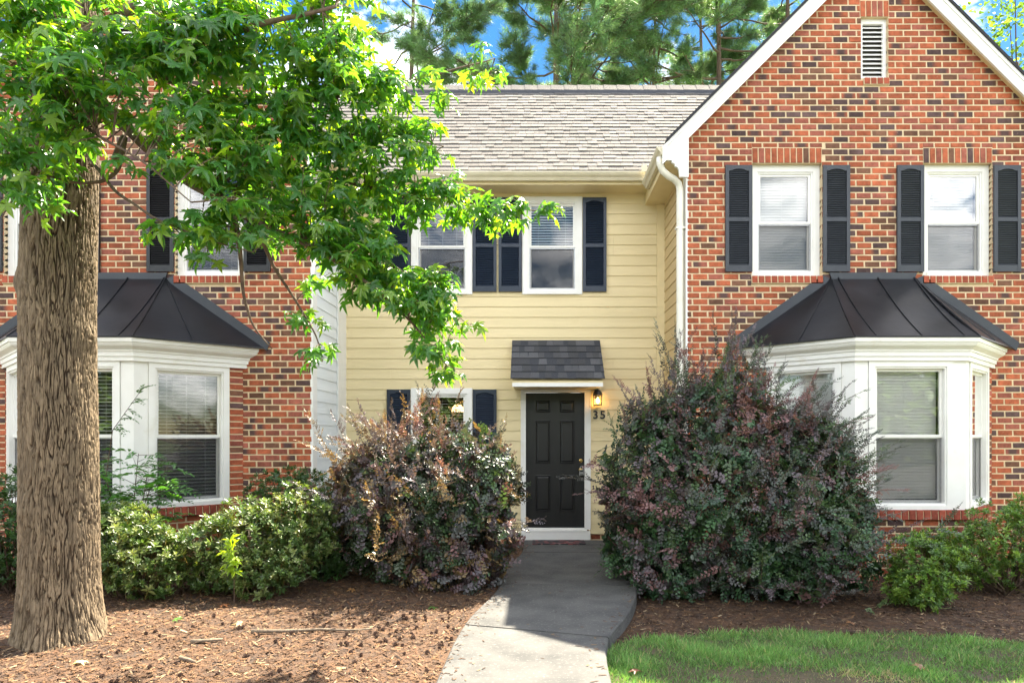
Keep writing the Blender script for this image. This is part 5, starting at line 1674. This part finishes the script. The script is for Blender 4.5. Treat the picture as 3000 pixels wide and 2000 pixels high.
AZ = [(0.085, 0.150, 0.038), (0.125, 0.185, 0.05), (0.065, 0.120, 0.032), (0.20, 0.24, 0.085)]
AZD = [(0.050, 0.115, 0.030), (0.062, 0.135, 0.035), (0.042, 0.092, 0.028)]
AZB = [(0.11, 0.21, 0.034), (0.17, 0.27, 0.042), (0.080, 0.160, 0.032)]
azalea('azalea_shrub', 'sunlit rounded azalea beside the tree trunk at left', [((-4.02, 6.65, 0.54), (0.42, 0.42, 0.44)), ((-3.78, 6.6, 0.38), (0.38, 0.38, 0.38)), ((-4.28, 6.7, 0.55), (0.38, 0.36, 0.44))], 1400, (-4.0, 6.8, -0.02), 1, AZ)
azalea('azalea_shrub', 'wide loose azalea in front of the left brick wall with sun on its branches', [((-2.90, 7.0, 0.55), (0.64, 0.45, 0.42)), ((-2.50, 7.2, 0.62), (0.50, 0.42, 0.46)), ((-3.30, 7.0, 0.42), (0.50, 0.40, 0.36)), ((-2.80, 6.80, 0.24), (0.62, 0.32, 0.26))], 1800, (-2.9, 7.2, -0.02), 2, AZ, inner=0.45)
azalea('azalea_shrub', 'dark green azalea against the pale grey side wall', [((-2.25, 7.75, 0.45), (0.50, 0.45, 0.50)), ((-2.85, 8.05, 0.70), (0.58, 0.40, 0.56))], 1300, (-2.5, 8.0, -0.02), 3, AZD)
azalea('azalea_shrub', 'shaded azalea left of the big trunk at the picture edge', [((-5.35, 6.95, 0.70), (0.45, 0.45, 0.62)), ((-5.75, 6.9, 0.55), (0.50, 0.45, 0.60)), ((-4.95, 7.0, 0.35), (0.35, 0.35, 0.36))], 1100, (-5.4, 7.0, -0.02), 4, AZD)
azalea('azalea_shrub', 'small bright green azalea in front of the right bay brickwork', [((3.88, 6.75, 0.28), (0.40, 0.38, 0.36)), ((3.72, 6.65, 0.12), (0.32, 0.30, 0.24)), ((4.1, 6.8, 0.42), (0.26, 0.26, 0.26))], 900, (3.85, 6.8, -0.11), 5, AZB, leaf=0.052)
azalea('azalea_shrub', 'larger green azalea at the right edge of the picture', [((5.05, 7.35, 0.42), (0.52, 0.42, 0.46)), ((5.45, 7.3, 0.50), (0.50, 0.45, 0.48)), ((4.75, 7.4, 0.30), (0.34, 0.34, 0.34))], 1300, (5.15, 7.4, -0.11), 6, AZB, leaf=0.052)

def nandina():
    base = (-4.36, 7.35, -0.02)
    root = thing('nandina_plant', 'feathery bright green plant in front of the left bay window', 'plant', base)
    T = shoot_template(10, 0.22, 0.075, 0.36, 501, 0.25, 0.3)
    P, D, N, S, C = [], [], [], [], []
    m = MB(); r_ = random.Random(4)
    for k in range(9):
        b = np.array(base) + np.array((r_.uniform(-.2, .2), r_.uniform(-.12, .12), 0))
        h = r_.uniform(0.85, 1.45); lean = np.array((r_.uniform(-0.35, 0.45), r_.uniform(-0.3, 0.1), 0))
        tip = b + lean + np.array((0, 0, h)); mid = (b + tip) / 2 - lean * 0.2
        m.tube([b, mid, tip], [0.008, 0.006, 0.003], 5, cap=False)
        for j in range(26):
            t = r_.uniform(0.45, 1.0); p = (1 - t) ** 2 * b + 2 * t * (1 - t) * mid + t * t * tip
            a = r_.uniform(0, 6.28); d = unit(np.array((math.cos(a), math.sin(a), r_.uniform(-0.05, 0.6))))
            q = p + d * r_.uniform(0.05, 0.22)
            m.tube([p, q], [0.003, 0.002], 4, cap=False)
            P.append(q); D.append(d + np.array((0, 0, -0.15))); N.append((r_.gauss(0, .3), r_.gauss(0, .3) - 0.2, 1)); S.append(r_.uniform(0.7, 1.2))
            C.append(np.array((0.075, 0.22, 0.04)) * r_.uniform(0.7, 1.3))
    # one long shoot reaching right across the post
    for t in np.linspace(0, 1, 9):
        p = W(330, 1260, 7.1) * (1 - t) + W(415, 1140, 7.0) * t
        P.append(p); D.append(unit(np.array((0.7, 0, 0.4 if t > .5 else -0.1)) + np.array([r_.gauss(0, .4) for _ in range(3)]))); N.append((0, -0.3, 1)); S.append(0.7); C.append(np.array((0.06, 0.17, 0.03)))
    m.tube([np.array(base) + (0.05, 0, 0), W(310, 1400, 7.2), W(330, 1260, 7.1), W(415, 1140, 7.0)], [0.007, 0.005, 0.004, 0.002], 5, cap=False)
    V, F, CC = scatter(T[0], T[1], np.array(P), frames(np.array(D), np.array(N, float)), np.array(S), T[2], np.array(C))
    tag(link('foliage', np_mesh('foliage', V, F, CC), M['azalea'], root), kind='stuff')
    tag(m.build('stems', M['twig'], root), kind='stuff')
nandina()

def seedling():
    base = (-2.86, 6.50, -0.02)
    root = thing('oak_seedling', 'small glowing yellow green seedling among the azaleas', 'plant', base)
    m = MB(); m.tube([base, (-2.86, 6.5, 0.25), (-2.84, 6.48, 0.62)], [0.005, 0.004, 0.002], 5, cap=False); m.build('stem', M['twig'], root)
    r_ = random.Random(8)
    for k in range(16):
        p = np.array((-2.85 + r_.uniform(-.05, .05), 6.48, 0.30 + 0.020 * k)); a = r_.uniform(0, 6.28)
        d = unit(np.array((math.cos(a), -0.5, 0.6 * math.sin(a) + 0.1))); n = np.array((0, -0.8, 0.8)) + np.array([r_.gauss(0, .35) for _ in range(3)])
        V, F, CC = scatter(LEAFS[k % 5] * (0.75, 1.15, 1), LEAFF, p[None], frames(d[None], n[None]), np.array([r_.uniform(0.09, 0.15)]), None, np.array([(0.22, 0.33, 0.03)]))
        link('leaf', np_mesh('leaf', V, F, CC), M['leaf'], root)
seedling()

# ---------------------------------------------------------------- pines and trees behind the roof
def pine_tuft(seed, n=44):
    r_ = np.random.default_rng(seed); V, F = [], []
    for i in range(n):
        d = unit(np.array((r_.normal(0, 0.75), 0.55 + r_.uniform(-.25, .6), r_.normal(0, 0.75)))); s = unit(np.cross(d, r_.normal(size=3)))
        l = r_.uniform(0.75, 1.1); b = np.array((0, r_.uniform(-0.6, 0.15), 0)); k = len(V)
        V += [b - s * 0.021, b + s * 0.021, b + d * l + np.array((0, 0, -0.1 * l))]; F.append((k, k + 1, k + 2))
    return np.array(V), np.array(F)

TUFTS = [pine_tuft(900 + i) for i in range(4)]

def pine(label, x, y, height, crown0, spread, ntuft, seed, trunk_r=0.2, tuft=0.31, lean=0.0, limbs=26, colour=(0.12, 0.22, 0.11)):
    r_ = random.Random(seed)
    root = thing('pine_tree', label, 'tree', (x, y, -0.1), 'pines behind the roof')
    m = MB()
    tp = [(x + lean * t + 0.15 * math.sin(t * 5 + seed), y + 0.1 * math.sin(t * 4), -0.1 + height * t) for t in np.linspace(0, 1, 14)]
    m.tube(tp, list(np.linspace(trunk_r, 0.03, 14)), 10); m.build('trunk', M['pinebark'], root, True)
    lb = MB(); P, D = [], []
    def trunk_at(z):
        t = (z + 0.1) / height; return np.array((x + lean * t + 0.15 * math.sin(t * 5 + seed), y + 0.1 * math.sin(t * 4), z))
    per = max(1, ntuft // limbs)
    for k in range(limbs):
        z = crown0 + (height - crown0) * (k + r_.random()) / limbs * 0.98
        f = (z - crown0) / (height - crown0)
        ln = spread * (0.55 + 0.6 * math.sin(math.pi * min(1, 0.25 + f * 0.75))) * r_.uniform(0.6, 1.15) * (1.05 - 0.55 * f)
        a = r_.uniform(0, 6.283); b = trunk_at(z)
        dirv = np.array((math.cos(a), math.sin(a), r_.uniform(-0.05, 0.35)))
        pts = [b]; n = 7
        for q in range(1, n + 1):
            t = q / n
            pts.append(b + dirv * ln * t + np.array((0.25 * ln * 0.3 * mnoise.noise(Vector((k, q * 0.6, seed))), 0.25 * ln * 0.3 * mnoise.noise(Vector((k + 9, q * 0.6, seed))), -0.05 * ln * math.sin(math.pi * t) + 0.10 * ln * t * t)))
        rb = 0.022 + 0.030 * (1 - f)
        lb.tube(pts, list(np.linspace(rb, 0.008, n + 1)), 6, cap=False)
        for q in range(per // 4 + 1):
            t = r_.uniform(0.35, 1.0) ** 0.8; i = min(int(t * n), n - 1); p0 = pts[i] + (pts[i + 1] - pts[i]) * (t * n - i)
            a2 = a + r_.uniform(-1.2, 1.2); sl = ln * r_.uniform(0.10, 0.30)
            e = p0 + np.array((math.cos(a2), math.sin(a2), r_.uniform(-0.1, 0.5))) * sl
            lb.tube([p0, (p0 + e) / 2 + np.array((0, 0, -0.03)), e], [0.012, 0.009, 0.005], 4, cap=False)
            for w in range(4):
                tt = r_.uniform(0.45, 1.05)
                P.append(p0 + (e - p0) * tt + np.array([r_.gauss(0, 0.07) for _ in range(3)])); D.append(unit((e - p0) * 1.0 + np.array((0, 0, 0.35 * sl)) + np.array([r_.gauss(0, 0.25 * sl) for _ in range(3)])))
    tag(lb.build('limbs', M['pinebark'], root, True), kind='stuff')
    P = np.array(P); D = np.array(D); C = np.array(colour) * rng.uniform(0.65, 1.35, (len(P), 1)) * (1 + rng.normal(0, 0.08, (len(P), 3)))
    wh = rng.integers(0, 4, len(P)); vs, fs, cs = [], [], []; k = 0
    for i in range(4):
        s = wh == i
        V, F, CC = scatter(TUFTS[i][0], TUFTS[i][1], P[s], frames(D[s], rand_unit(s.sum())), rng.uniform(0.7, 1.2, s.sum()) * tuft, None, C[s])
        vs.append(V); fs.append(F + k); cs.append(CC); k += len(V)
    tag(link('needles', np_mesh('needles', np.concatenate(vs), np.concatenate(fs), np.concatenate(cs)), M['needle'], root), kind='stuff')

pine('large dense pine behind the roof, centre of the skyline', 0.9, 24, 20.5, 12.2, 4.6, 5200, 1, 0.26, limbs=36)
pine('pine behind the sweetgum leaves, left part of the skyline', -4.6, 26, 21.5, 13.0, 4.2, 3000, 2, 0.24)
pine('dark pine between the centre pine and the bare trunk', 1.9, 27, 22.0, 14.4, 3.6, 2600, 6, 0.2)
pine('pine peeking between the slim trunk and the right gable', 7.6, 31, 24.5, 16.4, 3.4, 2400, 12, 0.2)
pine('slim pine with bare lower trunk above the roof ridge', 4.75, 27.5, 22.5, 15.0, 2.8, 1000, 3, 0.14, limbs=34)
pine('pine with forked trunk near the right gable rake', 6.7, 24.5, 21.5, 12.6, 3.2, 2200, 4, 0.2, limbs=38, lean=-0.3)
pine('dense pine just left of the right gable peak', 9.4, 25.5, 22.0, 14.2, 3.6, 3400, 5, 0.2)

def quad_leaf_tree(name, label, x, y, height, crown, n, seed, leaf, cols, group=None, trunk_r=0.18, limbs=14):
    """crown: ellipsoids; leaves as folded ovals clustered on limb ends"""
    root = thing(name, label, 'tree', (x, y, -0.1), group)
    r_ = random.Random(seed); m = MB()
    top = height * 0.8
    m.tube([(x + 0.1 * math.sin(t * 4), y, -0.1 + top * t) for t in np.linspace(0, 1, 9)], list(np.linspace(trunk_r, 0.03, 9)), 9); m.build('trunk', M['pinebark'], root, True)
    P, N = sample_shell([((x + c[0], y + c[1], c[2]), r) for c, r in crown], n, 0.45)
    keep = lump(P, 1.1, seed) > -0.12
    P, N = P[keep], N[keep]
    P = P + N * (lump(P, 0.8, seed + 4) * 0.9)[:, None]
    lb = MB()
    for i in range(limbs):
        e = P[rng.integers(len(P))]; z = r_.uniform(0.35, 0.75) * height; b = np.array((x, y, min(z, e[2])))
        lb.tube([b, (b + e) / 2 + np.array((0, 0, 0.2)), e], [0.05, 0.035, 0.01], 5, cap=False)
    tag(lb.build('limbs', M['pinebark'], root, True), kind='stuff')
    LV, LF = oval_leaf(0.62)
    D = unit(rand_unit(len(P)) + np.array((0, 0, -0.3))); NO = unit(rand_unit(len(P)) * 0.7 + np.array((0, 0, 1)))
    C = np.array(cols)[rng.integers(0, len(cols), len(P))] * rng.uniform(0.7, 1.3, (len(P), 1))
    V, F, CC = scatter(LV, LF, P, frames(D, NO), rng.uniform(0.7, 1.3, len(P)) * leaf, None, C)
    tag(link('foliage', np_mesh('foliage', V, F, CC), M['farleaf'], root), kind='stuff')
    return root

DEC = [(0.10, 0.18, 0.045), (0.14, 0.22, 0.05), (0.075, 0.14, 0.04)]
quad_leaf_tree('broadleaf_tree', 'leafy tree behind the right slope of the right gable', 16.0, 22.5, 17.5, [((0, 0, 13.2), (2.6, 2.4, 3.6)), ((-1.0, 0, 11.0), (2.4, 2.2, 2.6)), ((1.6, 0, 12.0), (2.2, 2.2, 3.0))], 9000, 31, 0.16, DEC)
quad_leaf_tree('broadleaf_tree', 'pale sunlit leafy tree low behind the bare pine trunks', 6.0, 34.0, 18.8, [((0, 0, 16.0), (3.2, 2.4, 2.6)), ((-3.2, 0, 15.6), (2.4, 2.0, 2.2)), ((3.0, 0, 16.4), (2.6, 2.0, 2.4))], 7000, 32, 0.18, [(0.12, 0.17, 0.035), (0.15, 0.19, 0.04)])
# trees across the lot, mirrored in the window panes
for i, (tx, ty, th, lab) in enumerate([(-15, -24, 11, 'leafy tree across the lot mirrored in the left bay panes'), (-5.5, -27, 10, 'leafy tree across the lot mirrored in the middle upper panes'), (4.5, -23, 8.5, 'leafy tree across the lot mirrored in the lower panes'),
                                      (13.5, -25, 10, 'leafy tree across the lot mirrored in the right bay panes'), (24, -26, 12, 'tall leafy tree across the lot mirrored in the right upper panes'), (-25, -26, 11, 'leafy tree across the lot standing farthest left'), (9, -29, 9.5, 'leafy tree across the lot behind the small one'), (-10, -25, 7.5, 'short leafy tree across the lot between two taller ones'), (19, -24, 8, 'short leafy tree across the lot beside the tall one')]):
    s = th / 10
    quad_leaf_tree('broadleaf_tree', lab, tx, ty, th, [((0, 0, 4.6 * s), (4.6, 3.0, 4.4 * s)), ((-3.2, 0, 3.2 * s), (3.6, 2.4, 3.4 * s)), ((3.2, 0, 3.4 * s), (3.6, 2.4, 3.4 * s)), ((0.5, 0, 8.0 * s), (2.4, 2.2, 2.0 * s))], 6500, 40 + i, 0.62, DEC, 'trees across the lot')

# ---------------------------------------------------------------- ground litter
def ground_at(P):
    return np.array([ground_h(p[0], p[1]) for p in P])

def mulch():
    n = 88000
    X = rng.uniform(-7.6, 7.2, n * 2); Y = 3.9 + (10.3 - 3.9) * rng.random(n * 2) ** 1.35
    xl = np.interp(Y, [p[1] for p in WALK_L][::-1], [p[0] for p in WALK_L][::-1]); xr = np.interp(Y, [p[1] for p in WALK_R][::-1], [p[0] for p in WALK_R][::-1])
    le = np.array([lawn_edge(x) for x in X]) + rng.normal(0, 0.05, len(X))
    ok = ((X < xl - 0.01) | ((X > xr + 0.01) & (Y > le)))
    ok &= (X - -3.76) ** 2 + (Y - 5.38) ** 2 > 0.33 ** 2
    ok &= np.abs(X / Y) < 1.05
    X, Y = X[ok][:n], Y[ok][:n]; n = len(X)
    Z = ground_at(np.stack([X, Y], 1)) + rng.uniform(0.002, 0.014, n)
    V0 = np.array([(-0.5, -0.5, 0), (0.0, -0.6, 0.35), (0.5, -0.5, 0), (0.4, 0.5, 0), (0.0, 0.6, 0.35), (-0.4, 0.5, 0)]); F0 = np.array([(0, 1, 4, 5), (1, 2, 3, 4)])
    a = rng.uniform(0, 6.283, n); D = np.stack([np.cos(a), np.sin(a), rng.normal(0, 0.22, n)], 1); N = np.stack([rng.normal(0, .35, n), rng.normal(0, .35, n), np.ones(n)], 1)
    L = rng.gamma(2.6, 0.0075, n) + 0.008; Wd = np.minimum(L * rng.uniform(0.15, 0.45, n), 0.016)
    S = np.stack([Wd, L, rng.uniform(0.003, 0.008, n)], 1)
    pal = np.array([(0.125, 0.058, 0.024), (0.165, 0.084, 0.034), (0.085, 0.044, 0.022), (0.23, 0.145, 0.075), (0.33, 0.24, 0.14), (0.06, 0.036, 0.022)])
    wL = np.array([0.30, 0.24, 0.22, 0.10, 0.03, 0.11]); wR = np.array([0.16, 0.16, 0.24, 0.14, 0.08, 0.22])
    kL = rng.choice(6, n, p=wL); kR = rng.choice(6, n, p=wR)
    C = np.where((X > 0)[:, None], pal[kR] * 0.85, pal[kL]) * rng.uniform(0.75, 1.25, (n, 1))
    V, F, CC = scatter(V0, F0, np.stack([X, Y, Z], 1), frames(D, N), S, None, C)
    tag(link('mulch_chips', np_mesh('mulch_chips', V, F, CC), M['chip']), 'shredded brown wood mulch covering the beds', 'mulch', None, 'stuff')
mulch()

def walk_litter():
    n = 420
    Y = rng.uniform(4.2, 10.0, n); side = rng.random(n) < 0.6
    xl = np.interp(Y, [p[1] for p in WALK_L][::-1], [p[0] for p in WALK_L][::-1]); xr = np.interp(Y, [p[1] for p in WALK_R][::-1], [p[0] for p in WALK_R][::-1])
    off = rng.exponential(0.07, n) + 0.012
    X = np.where(side, xl + off, xr - off); far = rng.random(n) < 0.12; X = np.where(far, xl + (xr - xl) * rng.random(n), X)
    ok = (X > xl + 0.012) & (X < xr - 0.012); X, Y = X[ok], Y[ok]; n = len(X)
    V0 = np.array([(-0.5, -0.5, 0), (0.0, -0.6, 0.35), (0.5, -0.5, 0), (0.4, 0.5, 0), (0.0, 0.6, 0.35), (-0.4, 0.5, 0)]); F0 = np.array([(0, 1, 4, 5), (1, 2, 3, 4)])
    a = rng.uniform(0, 6.283, n); D = np.stack([np.cos(a), np.sin(a), rng.normal(0, 0.05, n)], 1); N = np.stack([rng.normal(0, .15, n), rng.normal(0, .15, n), np.ones(n)], 1)
    L = rng.gamma(3.0, 0.006, n) + 0.008; S = np.stack([np.minimum(L * 0.4, 0.012), L, np.full(n, 0.006)], 1)
    pal = np.array([(0.10, 0.05, 0.025), (0.06, 0.036, 0.022), (0.20, 0.13, 0.07)]); C = pal[rng.integers(0, 3, n)] * rng.uniform(0.7, 1.2, (n, 1))
    V, F, CC = scatter(V0, F0, np.stack([X, Y, np.full(n, 0.004)], 1), frames(D, N), S, None, C)
    tag(link('walk_litter', np_mesh('walk_litter', V, F, CC), M['chip']), 'loose bark bits scattered along the edges of the walk', 'litter', None, 'stuff')
walk_litter()

def grass():
    n = 92000
    X = rng.uniform(0.45, 7.4, n * 2); Y = 3.6 + 2.4 * rng.random(n * 2)
    le = np.array([lawn_edge(x) for x in X]); xr = np.interp(Y, [p[1] for p in WALK_R][::-1], [p[0] for p in WALK_R][::-1])
    ed = le - Y
    nb = np.array([mnoise.noise(Vector((x * 2.2, y * 2.2, 5))) for x, y in zip(X, Y)])
    # worn bare patch near the front
    wob = vnoise(np.stack([X * 3.1 + 9, Y * 3.1 + 5, X * 0 + 2], 1)); wob2 = vnoise(np.stack([X * 9 + 9, Y * 9 + 5, X * 0 + 8], 1))
    bare = np.exp(-(((X - 2.05 + 0.25 * wob) / 0.62) ** 2 + ((Y - 4.60 + 0.22 * wob) / 0.27) ** 2)) * (1 + 0.7 * wob2)
    dens = 0.62 + 0.9 * nb - 0.78 * np.clip(bare, 0, 1) + 0.35 * wob2
    dens = np.maximum(dens, 0.16)
    ok = (ed > rng.normal(0, 0.05, len(X))) & (X > xr + 0.004) & (rng.random(len(X)) < dens) & (X / Y < 1.2)
    X, Y, nb, bare = X[ok][:n], Y[ok][:n], nb[ok][:n], bare[ok][:n]; n = len(X)
    Z = ground_at(np.stack([X, Y], 1))
    V0 = np.array([(-0.5, 0, 0), (0.5, 0, 0), (0.36, 0.55, 0.06), (-0.36, 0.55, 0.06), (0.0, 1.0, 0.30)]); F0 = np.array([(0, 1, 2), (0, 2, 3), (3, 2, 4)])
    lean = rng.normal(0, 0.62, (n, 2)); D = np.stack([lean[:, 0], lean[:, 1], np.ones(n)], 1); a = rng.uniform(0, 6.28, n); N = np.stack([np.cos(a), np.sin(a), np.zeros(n)], 1)
    S = np.stack([rng.uniform(0.0035, 0.0085, n), rng.uniform(0.025, 0.075, n) * (1 - 0.5 * bare), np.full(n, 0.04)], 1)
    pal = np.array([(0.13, 0.27, 0.07), (0.17, 0.32, 0.09), (0.09, 0.20, 0.05), (0.27, 0.30, 0.12), (0.36, 0.31, 0.17)])
    k = rng.choice(5, n, p=[0.36, 0.32, 0.18, 0.09, 0.05])
    k = np.where((bare > 0.4) & (rng.random(n) < 0.6), 4, k)
    C = pal[k] * rng.uniform(0.65, 1.35, (n, 1)) * (1 + 0.55 * nb)[:, None]
    S[:, 1] *= np.clip(1 + 0.8 * nb, 0.5, 1.6)
    V, F, CC = scatter(V0, F0, np.stack([X, Y, Z], 1), frames(D, N), S, None, C)
    tag(link('grass', np_mesh('grass', V, F, CC), M['grass']), 'short patchy green grass beside the walk', 'grass', None, 'stuff')
grass()

def gum_balls():
    r_ = np.random.default_rng(3)
    m = MB(); n = 46
    for i in range(n):
        t = math.acos(1 - 2 * (i + 0.5) / n); p = math.pi * (1 + 5 ** 0.5) * i
        d = np.array((math.cos(p) * math.sin(t), math.sin(p) * math.sin(t), math.cos(t))); s = unit(np.cross(d, (0.3, 0.5, 0.8))); u = np.cross(d, s)
        b = d * 0.010
        k = len(m.v)
        m.v += [tuple(b + s * 0.0045), tuple(b - s * 0.0022 + u * 0.004), tuple(b - s * 0.0022 - u * 0.004), tuple(d * 0.0185)]
        m.f += [(k, k + 1, k + 3), (k + 1, k + 2, k + 3), (k + 2, k, k + 3)]
    me = m.mesh('seed_ball'); me.materials.append(M['gumball'])
    k = 0
    while k < 150:
        if k < 70: x, y = r_.normal(-1.05, 0.42), r_.normal(5.55, 0.45)
        else: x, y = r_.uniform(-3.2, -0.6), r_.uniform(4.4, 7.0)
        if x > curve_at(WALK_L, min(max(y, 1.1), 10)) - 0.03 or y < 4.2 or (x + 3.76) ** 2 + (y - 5.38) ** 2 < 0.25: continue
        o = bpy.data.objects.new('seed_ball', me); col.objects.link(o)
        o.location = (x, y, ground_h(x, y) + 0.013); o.rotation_euler = tuple(r_.uniform(0, 6, 3)); s = r_.uniform(0.75, 1.2); o.scale = (s, s, s)
        tag(o, 'spiky brown sweetgum seed ball lying on the mulch left of the walk', 'seed ball', 'seed balls on the mulch'); k += 1
gum_balls()

def sticks_and_leaves():
    def stick(pts, r0, r1, label):
        Q = [(x, y, ground_h(x, y) + 0.018) for x, y in pts]
        m = MB(); m.tube(Q, list(np.linspace(r0, r1, len(Q))), 7)
        tag(m.build('stick', M['stick'], None, True), label, 'stick', 'sticks on the mulch')
    stick([(-2.28, 5.50), (-2.0, 5.52), (-1.75, 5.55), (-1.5, 5.53), (-1.33, 5.58)], 0.016, 0.006, 'long bare stick lying across the sunny mulch')
    stick([(-2.62, 5.20), (-2.52, 5.24), (-2.42, 5.30)], 0.018, 0.010, 'short thick stick right of the trunk base')
    stick([(-2.52, 4.85), (-2.44, 4.82), (-2.38, 4.78)], 0.014, 0.010, 'short dark stick near the front of the mulch')
    spots = [(-3.05, 5.78, (0.09, 0.19, 0.03), 'green fallen leaf lying just right of the trunk base'), (-3.15, 4.72, (0.42, 0.38, 0.24), 'pale dry leaf on the mulch in front of the trunk'),
             (-2.45, 5.72, (0.40, 0.30, 0.18), 'tan dry leaf on the sunny mulch behind the short stick'), (-0.95, 6.35, (0.07, 0.17, 0.03), 'green fallen leaf in the shade left of the walk'),
             (2.72, 4.85, (0.28, 0.15, 0.07), 'brown dry leaf lying on the lawn'), (0.72, 4.75, (0.16, 0.06, 0.035), 'reddish dry leaf on the grass beside the walk'),
             (-1.85, 7.0, (0.25, 0.13, 0.05), 'orange brown leaf in front of the left purple shrub'), (-2.9, 6.35, (0.30, 0.12, 0.05), 'rust coloured leaf under the loose azalea'),
             (2.85, 6.15, (0.30, 0.15, 0.07), 'tan leaf on the dark mulch by the small azalea')]
    for i, (x, y, c, lab) in enumerate(spots):
        a = i * 1.7; D = np.array([(math.cos(a), math.sin(a), 0.05)]); N = np.array([(0.2, -0.3, 1.0)])
        lawn_ = x > 0.5 and y < lawn_edge(x)
        V, F, CC = scatter(LEAFV * (1, 1, 1.5), LEAFF, np.array([(x, y, ground_h(x, y) + (0.055 if lawn_ else 0.022))]), frames(D, N), np.array([0.10]), None, np.array([c]))
        tag(link('fallen_leaf', np_mesh('fallen_leaf', V, F, CC), M['azalea']), lab, 'leaf', 'leaves on the ground')
sticks_and_leaves()
